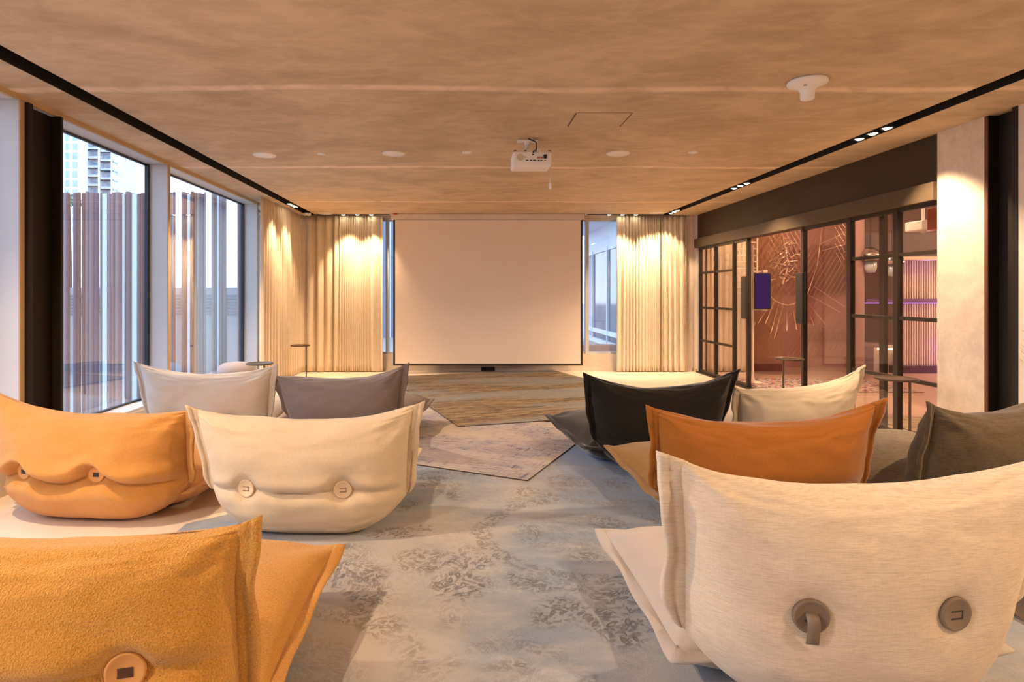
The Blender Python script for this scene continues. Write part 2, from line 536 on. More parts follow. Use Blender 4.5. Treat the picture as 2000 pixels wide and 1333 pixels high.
for i in range(len(ys) - 1):
    a, b = ys[i] + 0.02, ys[i + 1] - 0.02
    bm = B()
    box(bm, XG - 0.006, XG, a, b, 0.262, HC - 0.03)
    wd = struct('window_%d' % (i + 1), bm, M['glassL'])
    bm = B()
    t = 0.016
    box(bm, XG - 0.012, XG + 0.014, a, b, 0.262, 0.262 + t)
    box(bm, XG - 0.012, XG + 0.014, a, b, HC - 0.03 - t, HC - 0.03)
    box(bm, XG - 0.012, XG + 0.014, a, a + t, 0.262, HC - 0.03)
    box(bm, XG - 0.012, XG + 0.014, b - t, b, 0.262, HC - 0.03)
    struct('glazing_frame', bm, M['gasket'], wd)

# steel H columns
def hcol(x_in, side, y0, y1, label, rusty):
    t = thing('steel_column', label, 'column', (0, 0, 0))
    xo = x_in + side * 0.16
    for (a, b, nm) in ((y0, y0 + 0.045, 'flange'), (y1 - 0.028, y1, 'flange')):
        bm = B(); box(bm, x_in, xo, a, b, 0, HC - 0.036 if side < 0 else HC, 0, 0.004)
        obj(nm, bm, M['steel'], t)
    bm = B(); box(bm, x_in + side * 0.075, x_in + side * 0.095, y0 + 0.045, y1 - 0.028, 0, HC - 0.036 if side < 0 else HC)
    obj('web', bm, M['steel'], t)
    if rusty:
        bm = B(); box(bm, x_in - side * 0.004, x_in + side * 0.02, y1 - 0.027, y1 - 0.001, 0, HC - 0.01)
        obj('flange_edge', bm, M['rust'], t)
    return t
hcol(XL + 0.03, -1, 4.085, 4.44, 'black steel column in front of the left windows', False)

# ------------------------------------------------------------------ back wall with its two window strips
xs_l0, xs_l1 = at(738, 0, YB).x, at(775, 0, YB).x
xs_r0, xs_r1 = at(1132, 0, YB).x, at(1210, 0, YB).x
bm = B()
zb = 0.285
box(bm, -3.25, xs_l0, YB, YB + 0.16, 0, HC + 0.1)
box(bm, xs_l1, xs_r0, YB, YB + 0.16, 0, HC + 0.1)
box(bm, xs_r1, XR + 0.14, YB, YB + 0.16, 0, HC + 0.1)
box(bm, xs_l0, xs_l1, YB, YB + 0.16, 0, zb)
box(bm, xs_r0, xs_r1, YB, YB + 0.16, 0, zb)
box(bm, xs_l0, xs_l1, YB, YB + 0.16, HC - 0.05, HC + 0.1)
box(bm, xs_r0, xs_r1, YB, YB + 0.16, HC - 0.05, HC + 0.1)
struct('wall_back', bm, M['wall'])
for k, (a, b, mm) in enumerate(((xs_l0, xs_l1, 757), (xs_r0, xs_r1, 1146))):
    bm = B(); box(bm, a, b, YB + 0.09, YB + 0.10, zb, HC - 0.05)
    wd = struct('window_%d' % (k + 6), bm, M['glassL'])
    bm = B()
    box(bm, a, b, YB + 0.04, YB + 0.13, zb, zb + 0.03)
    box(bm, a, b, YB + 0.04, YB + 0.13, HC - 0.075, HC - 0.05)
    mx = at(mm, 0, YB + 0.06).x
    box(bm, mx - 0.028, mx + 0.028, YB + 0.02, YB + 0.13, zb, HC - 0.05)
    struct('window_frame', bm, M['frame'], wd)
bm = B(); box(bm, -2.95, XR, YB - 0.018, YB, 0, 0.05); struct('baseboard_back', bm, M['wall'])

# rear wall behind the camera
bm = B(); box(bm, -3.3, XR + 0.2, YR - 0.15, YR, 0, HC + 0.1)
struct('wall_rear', bm, M['wall'])

# ------------------------------------------------------------------ right wall
yc0, yc1 = yside(1833, XR), yside(1925, XR)      # plaster column
ys1 = yside(1989, XR)
HB = CH + 0.92                                   # underside of the dark beam
HH = CH + 0.77                                   # underside of the head rail
bm = B()
box(bm, XR, XR + 0.30, YR, ys1, 0, HC)
box(bm, XR + 0.0, XR + 0.14, yside(1361, XR) , YB, 0, HC)
struct('wall_right', bm, M['wall'])
bm = B(); box(bm, XR - 0.01, XR + 0.42, yc1, yc0, 0, HC)
struct('plaster_column', bm, M['conc'])
hcol(XR - 0.005, 1, ys1 + 0.002, yc1 - 0.002, 'black steel column beside the plaster column at far right', True)
yp0, yp1 = yc0, yside(1361, XR)
bm = B(); box(bm, XR + 0.015, XR + 0.14, yp0, yp1, HB, HC)
struct('trim_2', bm, M['bronze'])
bm = B()
box(bm, XR - 0.045, XR + 0.12, yp0, yp1, HH, HB, 0, 0.004)
struct('trim_3', bm, M['bronze2'])
bm = B(); box(bm, XR - 0.02, XR + 0.10, yp0, yp1, 0.0, 0.022, 0, 0.003)
struct('trim_4', bm, M['mull'])
bm = B(); box(bm, XR - 0.022, XR, yside(1361, XR), YB - 0.02, 0, 0.055); struct('baseboard_right', bm, M['oak'])

bars = [CH + 0.355, CH - 0.21, CH - 0.745]
def leaf(n, ya, yb, posts, muntins, handle_y=None, dx=0.0, thick=0.045):
    """a glazed bay of the partition between depths ya (far) and yb (near)"""
    ya, yb = max(ya, yb), min(ya, yb)
    xc = XR + 0.035 + dx
    bm = B(); box(bm, xc - 0.004, xc + 0.004, yb + 0.01, ya - 0.01, 0.03, HH - 0.005)
    d = struct('door_%d' % n, bm, M['glassR'])
    for p in posts:
        bm = B(); box(bm, xc - 0.026, xc + 0.026, p - thick / 2, p + thick / 2, 0.022, HH, 0, 0.003)
        struct('stile', bm, M['mull'], d)
    if muntins:
        for z in bars:
            bm = B(); box(bm, xc - 0.018, xc + 0.018, yb, ya, z - 0.017, z + 0.017, 0, 0.002)
            struct('glazing_bar', bm, M['mull'], d)
    bm = B()
    box(bm, xc - 0.02, xc + 0.02, yb, ya, 0.022, 0.06)
    struct('bottom_rail', bm, M['mull'], d)
    bm = B()
    box(bm, xc - 0.02, xc + 0.02, yb, ya, HH - 0.035, HH)
    struct('top_rail', bm, M['mull'], d)
    if handle_y:
        bm = B()
        box(bm, xc - 0.075, xc - 0.030, handle_y - 0.07, handle_y + 0.07, CH - 0.33, CH + 0.25, 0, 0.006)
        struct('door_handle', bm, M['black'], d)
    return d
Y = lambda px: yside(px, XR)
leaf(1, Y(1363) - 0.02, Y(1430), [Y(1363) - 0.03, Y(1394)], True)
leaf(2, Y(1430), Y(1457), [Y(1430), Y(1457)], False, Y(1457), 0.0)
leaf(3, Y(1565), Y(1655), [Y(1565)], False, Y(1567), 0.0)
leaf(4, Y(1655), Y(1833), [Y(1655), Y(1746)], True, None, 0.0, 0.06)
# dark post built in place of a stile's reflection in the near bay
bm = B(); box(bm, XR + 0.115, XR + 0.15, Y(1715) - 0.035 + 0.12, Y(1715) + 0.035 + 0.12, 0.022, HH)
struct('door_5', bm, M['mull'])

# ------------------------------------------------------------------ curtains
def curtain(p0, p1, label, pleats, amp, seed, z1=HC - 0.012, z0=0.012, flare=0.25, nm='curtain', wide=0.0):
    rnd = random.Random(seed)
    a, b = Vector(p0), Vector(p1)
    d = (b - a); L = d.length; d.normalize()
    nrm = Vector((d.y, -d.x))
    n = max(80, int(L / 0.009))
    ph = rnd.random() * 6
    # warped phase so that no two folds are alike
    phs = [0.0]
    for i in range(n):
        t = i / n
        k = 1 + 0.55 * noise.noise(Vector((t * pleats * 0.33, seed * 3.1, 0)))
        if wide: k *= (0.35 + 1.3 * (0.5 + 0.5 * math.tanh((abs(t - wide[0]) * -1 + wide[1]) * 14)))
        phs.append(phs[-1] + k)
    tot = phs[-1]
    rows = []
    nz = 26
    for j in range(nz + 1):
        v = j / nz
        z = z1 + (z0 - z1) * v
        r = []
        for i in range(n + 1):
            t = i / n
            q = phs[i] / tot * pleats * 2 * pi + ph
            aa = amp * (0.75 + 0.45 * noise.noise(Vector((t * 9, v * 0.5, seed))))
            q2 = q + 0.7 * v * noise.noise(Vector((t * 6, v * 0.8, seed + 9)))
            s_ = sin(q2)
            off = aa * (2.2 * abs(sin(q2 / 2)) ** 0.8 - 1.0 + 0.12 * s_) * (0.7 + 0.3 * min(1, v * 6))
            off += flare * v * v * amp * noise.noise(Vector((t * 10, v * 1.0, seed + 4)))
            sway = 0.012 * v * noise.noise(Vector((t * 20, 2, seed)))
            # fabric gathers a little towards the hem sides
            p = a + d * (t * L + sway + 0.20 * aa * cos(q2)) + nrm * off
            r.append(Vector((p.x, p.y, z + (0.004 * sin(q) if j == nz else 0))))
        rows.append(r)
    bm = B()
    grid_mesh(bm, rows)
    o = obj(nm, bm, M['curtain'], None, True)
    md = o.modifiers.new('thick', 'SOLIDIFY'); md.thickness = 0.004
    return tag(o, label, 'curtain', None)

yk = YB - 0.12
curtain((-2.71, F * 2.71 / (VX - 507)), (-2.71, YB - 0.21), 'beige pleated curtain along the left window wall', 16, 0.06, 1)
curtain((-2.77, yk), (at(651, 0, yk).x, yk), 'beige curtain with wide soft folds in the back left corner', 4.2, 0.055, 2)
curtain((at(653, 0, yk).x, yk), (at(748, 0, yk).x, yk), 'tightly pleated beige curtain just left of the projection screen', 15, 0.040, 3, wide=(0.42, 0.33))
curtain((at(1204, 0, yk).x, yk), (at(1289, 0, yk).x, yk), 'tightly pleated beige curtain right of the projection screen', 14, 0.040, 4, wide=(0.58, 0.42))
curtain((at(1291, 0, yk).x, yk), (at(1340, 0, yk).x, yk), 'narrow beige curtain in the back right corner', 4.5, 0.05, 5)

# ------------------------------------------------------------------ projection screen
ysn = YB - 0.32
a = at(768, 429, ysn); b = at(1138, 713, ysn)
t = thing('projection_screen', 'large beige pull-down projection screen with black border on the back wall', 'screen', ((a.x + b.x) / 2, ysn, b.z))
hw, hh = (b.x - a.x) / 2, a.z - b.z
bm = B(); box(bm, -hw, hw, -0.0015, 0.0015, 0, hh); obj('black_border', bm, M['black'], t)
bm = B(); box(bm, -hw + 0.032, hw - 0.036, -0.004, -0.0016, 0.018, hh - 0.01); obj('screen_cloth', bm, M['screen'], t)
bm = B(); box(bm, -hw, hw, -0.014, 0.014, -0.012, 0.012, 0, 0.005); obj('weight_bar', bm, M['black'], t)
bm = B(); box(bm, -hw - 0.03, hw + 0.03, -0.05, 0.07, hh - 0.005, HC - b.z, 0, 0.01); obj('casing', bm, M['wall'], t)

p = at(953, 721, YB)
bm = B(); box(bm, p.x - 0.115, p.x + 0.115, YB - 0.03, YB, p.z - 0.03, p.z + 0.03, 0, 0.004)
box(bm, p.x - 0.10, p.x + 0.10, YB - 0.034, YB - 0.03, p.z - 0.018, p.z + 0.018)
tag(obj('socket_box', bm, M['black']), 'small black socket box low on the wall under the screen', 'socket')

# ------------------------------------------------------------------ lamps in the slots
def lamp_heads(x, y, dx, dy, tx, ty, tz, where, watts, deg=110, blend=0.6, n=3, names=('nearest', 'middle', 'farthest')):
    for k in range(n):
        u = k - (n - 1) / 2
        lx, ly = x + dx * u, y + dy * u
        t = thing('spot_lamp', '%s of the three lit spot lamps %s' % (names[k], where), 'lamp', (lx, ly, HC), 0, 'spot lamps in the ceiling slots')
        bm = B(); lathe(bm, [(0.0, 0.095), (0.045, 0.09), (0.048, 0.0), (0.044, -0.006), (0.041, 0.01), (0.038, 0.05), (0, 0.055)], 20)
        obj('lamp_can', bm, M['black'], t, True)
        bm = B(); lathe(bm, [(0.0, -0.012), (0.02, -0.010), (0.036, 0.002), (0.037, 0.012), (0.0, 0.014)], 20)
        obj('lens', bm, M['lens'], t, True)
    if watts > 0: spot(x, y, HC - 0.03, tx, ty, tz, watts, deg, blend)

XSL, XSR = (SL0 + SL1) / 2, (SR0 + SR1) / 2
YSB = (YS0 + YS1) / 2
lamp_heads(XSR, 5.02, 0, 0.17, XR + 0.10, 4.80, 0.45, 'in the right slot above the near glass bay', LAMP_W * 3.4, 86, 0.6)
lamp_heads(XSR, 7.42, 0, 0.17, 2.9, 7.4, 0, 'in the right slot above the door handles', LAMP_W * 4.0, 132)
lamp_heads(XSR, 9.75, 0, 0.15, 3.2, YB - 0.1, 1.2, 'at the back end of the right slot', LAMP_W * 1.1, 84, 0.4)
lamp_heads(XSL, 9.05, 0, 0.15, -2.80, 8.9, 1.0, 'in the left slot before the left curtain', 0)
for yy in (8.55, 9.15):
    spot(-2.36, yy, HC - 0.03, -2.75, yy, 1.0, LAMP_W * 1.6, 74, 0.8)
lr = ('leftmost', 'middle', 'rightmost')
lamp_heads(at(698, 0, YSB).x, YSB - 0.005, 0.23, 0, 0, 0, 0, 'in the back slot left of the screen', 0, names=lr)
lamp_heads(at(1216, 0, YSB).x, YSB - 0.005, 0.22, 0, 0, 0, 0, 'in the back slot right of the screen', 0, names=lr)
for px in (676, 727, 1222, 1276):
    x = at(px, 0, YSB - 0.25).x
    spot(x, YSB - 0.25, HC - 0.03, x, YB - 0.1, 1.0, LAMP_W * 2.0, 70, 0.7)
# the slots go on behind and beside the camera with the same lamps
for yy in (2.35, 0.1):
    spot(XSR, yy + 0.15, HC - 0.03, 1.9, yy + 0.4, 0, LAMP_W * 3.2, 130)
    spot(XSL, yy, HC - 0.03, -1.1, yy + 0.5, 0, LAMP_W * 3.2, 130)
spot(XSL, 6.6, HC - 0.02, -1.6, 6.6, 0, LAMP_W * 4.2, 130)

# ------------------------------------------------------------------ ceiling fittings
def disc_on_ceiling(px, py, r, name, label, cat, group=None, mat='grille'):
    y = F * (HC - CH) / (VY - py)
    x = (px - VX) * y / F
    t = thing(name, label, cat, (x, y, HC), 0, group)
    bm = B(); lathe(bm, [(0, -0.002), (r * 0.92, -0.003), (r * 0.94, 0.004), (0, 0.006)], 40); obj('grille', bm, M[mat], t, True)
    bm = B(); lathe(bm, [(r * 0.94, 0.003), (r * 0.93, -0.006), (r * 0.97, -0.008), (r, -0.004), (r, 0.004)], 40); obj('rim', bm, M['white'], t, True)
disc_on_ceiling(517, 303, 0.107, 'ceiling_speaker', 'round white ceiling speaker nearest the left window wall', 'speaker', 'flush round speakers in the ceiling')
disc_on_ceiling(769, 300, 0.107, 'ceiling_speaker', 'round white ceiling speaker left of the projector', 'speaker', 'flush round speakers in the ceiling')
disc_on_ceiling(1207, 300, 0.107, 'ceiling_speaker', 'round white ceiling speaker right of the projector', 'speaker', 'flush round speakers in the ceiling')
disc_on_ceiling(636, 417, 0.12, 'ceiling_speaker', 'round white ceiling speaker in front of the back left curtain', 'speaker', 'flush round speakers in the ceiling')
disc_on_ceiling(1283, 416, 0.12, 'ceiling_speaker', 'round white ceiling speaker in front of the back right curtain', 'speaker', 'flush round speakers in the ceiling')
disc_on_ceiling(628, 300.5, 0.036, 'sprinkler_cover', 'tiny round white ceiling cap between the two left speakers', 'ceiling cap', 'small white ceiling caps')
disc_on_ceiling(912, 297.5, 0.044, 'sprinkler_cover', 'tiny round white ceiling cap just left of the projector', 'ceiling cap', 'small white ceiling caps')
disc_on_ceiling(1353, 297.5, 0.044, 'sprinkler_cover', 'tiny round white ceiling cap nearest the right light slot', 'ceiling cap', 'small white ceiling caps')

# smoke detector in the corner, and a tiny red sensor near the screen
p = at(603, 424, 9.86)
t = thing('smoke_detector', 'small white smoke detector on the ceiling in the back left corner', 'detector', (-2.52, 9.9, HC))
bm = B(); lathe(bm, [(0, -0.045), (0.04, -0.045), (0.06, -0.035), (0.065, -0.012), (0.065, 0), (0, 0)], 28)
obj('detector_body', bm, M['white'], t, True)
bm = B(); lathe(bm, [(0, -0.052), (0.018, -0.05), (0.02, -0.044), (0, -0.044)], 16)
obj('detector_lens', bm, M['black'], t, True)
p = at(773, 424, 9.98)
bm = B(); box(bm, p.x - 0.035, p.x + 0.035, 9.93, 9.97, HC - 0.02, HC, 0, 0.004)
box(bm, p.x - 0.02, p.x + 0.02, 9.926, 9.93, HC - 0.016, HC - 0.004)
tag(obj('ceiling_sensor', bm, M['redp']), 'tiny reddish sensor on the ceiling above the screen corner', 'sensor')

# conical white sensor, front right of the ceiling
y = F * (HC - CH) / (VY - 158); x = (1577 - VX) * y / F
t = thing('antenna_dome', 'white trumpet-shaped antenna hanging from the ceiling at right', 'antenna', (x, y, HC))
bm = B(); lathe(bm, [(0, -0.118), (0.034, -0.117), (0.040, -0.11), (0.041, -0.07), (0.050, -0.05), (0.075, -0.032), (0.108, -0.024), (0.115, -0.016), (0.115, -0.002), (0.09, 0), (0, 0)], 44)
obj('antenna_body', bm, M['white'], t, True)
bm = B(); box(bm, -0.052, -0.036, -0.058, -0.052, -0.050, -0.043); o = obj('indicator_window', bm, M['oak'], t); 
o.rotation_euler = (0, 0, 0)

# ------------------------------------------------------------------ projector
yp = 5.12
pc = at(1040, 300, yp)
t = thing('projector', 'white projector hanging from the ceiling on a short bracket', 'projector', (pc.x, yp, HC))
k_ = yp / F
zt, zbm = HC - 0.118, HC - 0.118 - 0.128
bm = B()
x0, x1 = -38 * k_, 38 * k_
box(bm, x0, x1, -0.0, 0.24, zbm - HC + 0.0, zt - HC, 0, 0.016)
for v in bm.verts:
    if v.co.z < (zbm + zt) / 2 - HC:
        v.co.x = v.co.x * 1.0 - 0.004; v.co.y = 0.12 + (v.co.y - 0.12) * 0.97
obj('housing', bm, M['white'], t)
# ports on the rear face
pm = (zbm + zt) / 2 - HC
for (px, dz, w_, h_) in ((-0.06, 0.014, 0.004, 0.012), (0.004, 0.035, 0.016, 0.010), (-0.045, -0.015, 0.022, 0.008), (-0.012, -0.015, 0.02, 0.008), (0.018, -0.015, 0.026, 0.009), (0.052, -0.016, 0.014, 0.009), (0.074, -0.016, 0.018, 0.008), (0.105, -0.016, 0.014, 0.005)):
    ports = B(); box(ports, px - w_ / 2, px + w_ / 2, -0.0025, 0.002, pm + dz - h_ / 2, pm + dz + h_ / 2)
    obj('port', ports, M['black'], t)
bm = B(); box(bm, 0.092, 0.118, -0.014, 0.0, pm + 0.0, pm + 0.032, 0, 0.002); obj('power_plug', bm, M['black'], t)
for px in (0.046, 0.060, 0.078):
    bm = B(); tube(bm, [(px, -0.012, pm + 0.008), (px, 0.001, pm + 0.008)], 0.007, 12)
    obj('audio_jack', bm, M['redp'], t)
bm = B(); lathe(bm, [(0, -0.002), (0.028, -0.002), (0.03, 0.002), (0, 0.002)], 28)
bmesh.ops.rotate(bm, verts=bm.verts[:], cent=(0, 0, 0), matrix=Matrix.Rotation(pi / 2, 3, 'X'))
bmesh.ops.translate(bm, verts=bm.verts[:], vec=(-0.10, 0, pm + 0.012))
obj('speaker_grille', bm, plain('projector_grille', (0.62, 0.55, 0.40), 0.7), t)
for px in (-0.145, -0.06, 0.02, 0.145):
    bm = B(); box(bm, px - 0.012, px + 0.012, 0.0, 0.02, zt - HC - 0.002, zt - HC + 0.005)
    obj('foot_recess', bm, M['black'], t)
bm = B(); lathe(bm, [(0, 0), (0.03, 0), (0.034, 0.02), (0, 0.022)], 24)
bmesh.ops.rotate(bm, verts=bm.verts[:], cent=(0, 0, 0), matrix=Matrix.Rotation(-pi / 2, 3, 'X'))
bmesh.ops.translate(bm, verts=bm.verts[:], vec=(0.08, 0.237, pm))
obj('projection_lens', bm, M['black'], t, True)
# bracket
bm = B()
box(bm, -0.115, 0.06, 0.09, 0.15, -0.008, 0, 0, 0.003)
box(bm, -0.115, -0.06, 0.07, 0.17, -0.012, -0.004, 0, 0.004)
box(bm, 0.0, 0.06, 0.07, 0.17, -0.012, -0.004, 0, 0.004)
tube(bm, [(-0.035, 0.12, 0), (-0.035, 0.12, -0.05)], 0.022, 16)
tube(bm, [(-0.035, 0.12, -0.045), (-0.035, 0.12, -0.075)], 0.012, 12)
for s_ in (-1, 1):
    tube(bm, [(-0.035, 0.12, -0.06), (-0.035 + s_ * 0.02, 0.12, -0.075), (-0.035 + s_ * 0.026, 0.12, zt - HC + 0.002)], 0.006, 8)
obj('ceiling_bracket', bm, M['white'], t, True)
bm = B()
tube(bm, [(-0.03, 0.05, 0), (-0.02, 0.04, -0.012), (0.01, 0.03, -0.025), (0.032, 0.02, -0.04), (0.037, 0.01, -0.07), (0.034, 0.0, -0.10), (0.022, -0.006, -0.118), (0.008, -0.006, -0.121), (0.003, -0.006, -0.135)], 0.005, 8)
obj('black_cable', bm, M['black'], t, True)
bm = B()
tube(bm, [(0.035, -0.004, -0.135), (0.045, -0.006, -0.095), (0.055, -0.008, -0.092), (0.06, -0.008, -0.12), (0.058, -0.008, -0.15)], 0.0035, 8)
obj('white_cable', bm, M['white'], t, True)
bm = B()
tube(bm, [(0.12, 0.0, -0.14), (0.15, -0.012, -0.17), (0.151, -0.012, -0.24), (0.151, -0.012, -0.33), (0.146, -0.012, -0.38), (0.145, -0.012, -0.385)], 0.003, 8)
obj('hanging_cord', bm, M['white'], t, True)
bm = B(); box(bm, 0.134, 0.158, -0.018, -0.006, -0.44, -0.385, 0, 0.005); obj('cord_tag', bm, M['white'], t)

# ------------------------------------------------------------------ rugs
def rug(pts, z0, z1, mat, label, nm='rug', org=None, rot=0.0, edge=None):
    cx = sum(p[0] for p in pts) / len(pts); cyy = sum(p[1] for p in pts) / len(pts)
    if org is None: org = (cx, cyy)
    bm = B()
    ca, sa = cos(-rot), sin(-rot)
    lp = [((p[0] - org[0]) * ca - (p[1] - org[1]) * sa, (p[0] - org[0]) * sa + (p[1] - org[1]) * ca) for p in pts]
    bot = [bm.verts.new((x, y, z0)) for x, y in lp]
    top = [bm.verts.new((x, y, z1)) for x, y in lp]
    n = len(pts)
    bm.faces.new(top); bm.faces.new(bot[::-1])
    for i in range(n):
        f = bm.faces.new((bot[i], bot[(i + 1) % n], top[(i + 1) % n], top[i])); f.material_index = 1
    o = obj(nm, bm, [mat, edge or M['table']], None)
    o.location = (org[0], org[1], 0)
    o.rotation_euler = (0, 0, rot)
    return tag(o, label, 'rug')

R1 = m_rug('floral_rug', 'floral'); R2 = m_rug('sketch_rug', 'sketch'); R3 = m_rug('banded_rug', 'banded')
# big floral rug; its left edge shows beside the cream pouf
rug([(-1.60, 0.6), (2.05, 0.6), (2.45, 5.5), (-0.9, 5.3), (-1.28, 3.64), (-1.54, 3.42)], 0.0, 0.008, R1, 'large worn grey-blue floral rug filling the aisle between the poufs', org=(0, 0), edge=plain('rug_edge', (0.30, 0.30, 0.32), 0.9))
c0 = fl(1030, 943); c1 = fl(1125, 870); c2 = fl(820, 915)
dA = Vector((c1[0] - c0[0], c1[1] - c0[1])).normalized()
dB = Vector((-dA.y, dA.x))
q0 = Vector(c0); W2, L2 = 1.9, 2.35
rug([q0, q0 + dA * W2, q0 + dA * W2 + dB * L2, q0 + dB * L2], 0.008, 0.016, R2, 'pale sketch-patterned rug turned askew across the aisle', rot=math.atan2(dB.y, dB.x) - pi)
e0 = Vector(fl(895, 838)); e1 = Vector(fl(1085, 825))
dE = (e1 - e0).normalized(); dN = Vector((-dE.y, dE.x))
# corner at e0, running right and back
far = 9.35
rug([e0, e0 + dE * 2.75, e0 + dE * 2.75 + dN * 3.9, e0 + dN * 3.9 + dE * (-1.15), e0 + dN * 0.9 + dE * (-0.02)] if False else [e0, e0 + dE * 2.8, e0 + dE * 2.8 + dN * 3.75, e0 + dN * 3.75 + dE * 0.0], 0.016, 0.024, R3, 'brown and gold streaked rug in front of the projection screen', rot=math.atan2(dE.y, dE.x))

# ------------------------------------------------------------------ poufs
def nz(x, y, z, s=1.0): return noise.noise(Vector((x * s, y * s, z * s)))

BT = []
def pouf(name, label, x, y, yaw, P):
    """a floor pouf: reclining bag-like back cushion tied to a square seat cushion"""
    t = thing(name, label, 'pouf', (x, y, 0.024 if P.get('lift') else P.get('z', 0.008)), radians(yaw))
    W = P.get('W', 1.2); T0 = P.get('T', 0.19); Hm = P.get('H', 0.60)
    eL, eR = P.get('eL', 0.70), P.get('eR', 0.70)
    nar = P.get('nar', 0.10); lean = P.get('lean', 0.10)
    vc0 = P.get('vc', 0.42); cd = P.get('crease', 0.02); cw = P.get('cw', 0.045); cs = P.get('sag', 0.02)
    btn = P.get('btn', (-0.25, 0.25)); seed = P.get('seed', 1)
    bd = P.get('dimple', 0.05); wr = P.get('wr', 1.0); eX = P.get('eX', 1.0)
    mat = P['mat']; mat2 = P.get('mat2', mat)
    def vcrease(xx):
        # the tuck runs through the buttons and droops between them
        if not btn: return vc0
        d = min(abs(xx - b_) for b_ in btn)
        return vc0 - cs * (1 - exp(-(d / 0.11) ** 2))
    flat = []
    def surf(u, ph, raw=False):
        au = abs(u)
        e = eR if u > 0 else eL
        zt = Hm + (e - Hm) * (au ** P.get('ep', 2.3)) + 0.0
        zb = 0.20 * max(0.0, (au - 0.28) / 0.72) ** 2.6
        c, s = cos(ph), sin(ph)
        sy = (1 if c >= 0 else -1) * abs(c) ** 0.85
        sz = (1 if s >= 0 else -1) * abs(s) ** 0.80
        mid, half = (zt + zb) / 2, (zt - zb) / 2
        z = mid + half * sz
        v = min(1.0, max(0.0, (z - zb) / max(1e-4, zt - zb)))
        T = T0 * max(0.0, 1 - min(1, au) ** 3.0) ** 0.62 + 0.010
        lobe = 1.08 - 0.42 * max(0, v - 0.22) ** 1.1
        yv = T * lobe * sy
        wv = 1 - nar * (1 - v) ** 1.4 - 0.035 * 4 * v * (1 - v)
        xx = u * W / 2 * wv * (1 + (eX - 1) * max(0, v - 0.6))
        fade = max(0.0, 1 - au ** 8)
        if c < 0:
            dv = (z - (vcrease(xx) * Hm)) / cw
            yv += cd * exp(-abs(dv) * 1.3) * fade
            yv -= cd * P.get('over', 0.3) * exp(-((dv - 2.2) / 1.4) ** 2) * fade
            yv -= cd * 0.2 * exp(-((dv + 2.6) / 1.6) ** 2) * fade
            for b_ in btn:
                d2 = ((xx - b_) ** 2 + (z - vc0 * Hm) ** 2)
                yv += bd * exp(-d2 / (2 * 0.065 ** 2)) * 0.6
            # puckers running out of the upper corners
        for sgn in (-1, 1):
            ex, ez = sgn * W / 2, (eR if sgn > 0 else eL)
            dx, dz = xx - ex, z - ez
            r = sqrt(dx * dx + dz * dz)
            ang = math.atan2(-dz, -sgn * dx)
            yv += wr * 0.009 * sin(ang * 9 + seed * 2 + 2 * nz(r * 4, sgn, seed)) * exp(-((r - 0.13) / 0.11) ** 2) * (1 if c < 0 else -1) * fade
        # creases drawn in from the side seams
        yv += wr * 0.0045 * sin(z * 52 + 5 * nz(xx * 3, z * 3, seed)) * exp(-((1 - au) / 0.16) ** 2) * fade
        yv += 0.016 * nz(xx + seed, z + 3, c * 0.3, 3.2) + 0.006 * nz(xx + seed, z, c, 9.0)
        yy = yv - lean * v ** 1.3 + P.get('bow', 0.0) * au * au
        if c < 0 and not raw:
            for (b_, z0_b, y0_b, gx, gz, Rb) in flat:
                d2 = ((xx - b_) ** 2 + (z - z0_b) ** 2) / (1.35 * Rb) ** 2
                if d2 < 4:
                    wg = exp(-d2 * d2)
                    yy = yy * (1 - wg) + (y0_b + gx * (xx - b_) + gz * (z - z0_b)) * wg
        zz = z + 0.010 * nz(xx + seed * 2, 0.5, c, 4.0) * (1 if v > 0.5 else 0)
        zz = max(zz, 0.004)
        return Vector((xx, yy, zz))
    Rb = P.get('br', 0.046)
    for b_ in btn:
        pts = []
        for i in range(90):
            u = -0.98 + 1.96 * i / 89
            for j in range(60):
                q = surf(u, pi - 1.35 + 2.5 * j / 59, True)
                pts.append(q)
        z0_b = vc0 * Hm
        near = [q for q in pts if (q.x - b_) ** 2 + (q.z - z0_b) ** 2 < 0.03 ** 2]
        y0_b = sum(q.y for q in near) / len(near)
        def avg(cx_, cz_):
            nn_ = sorted(pts, key=lambda q: (q.x - cx_) ** 2 + (q.z - cz_) ** 2)[:4]
            return sum(q.y for q in nn_) / 4
        gx = (avg(b_ + 0.10, z0_b) - avg(b_ - 0.10, z0_b)) / 0.20
        gz = 0.4 * (avg(b_, z0_b + 0.10) - avg(b_, z0_b - 0.10)) / 0.20
        flat.append((b_, z0_b, y0_b + 0.004, gx, gz, Rb))
    N, Mn = 124, 220
    us = [math.sin((i / N - 0.5) * pi) * 0.55 + (2 * i / N - 1) * 0.45 for i in range(N + 1)]
    rows = [[surf(u, 2 * pi * (j + 0.5) / Mn) for j in range(Mn)] for u in us]
    bm = B()
    V = grid_mesh(bm, rows, close_u=True)
    bm.faces.new(V[0][::-1]); bm.faces.new(V[-1])
    bmesh.ops.recalc_face_normals(bm, faces=bm.faces[:])
    back = obj('back_cushion', bm, mat, t, True)
    # flat stitched flanges up both sides
    fw = P.get('fw', 0.055)
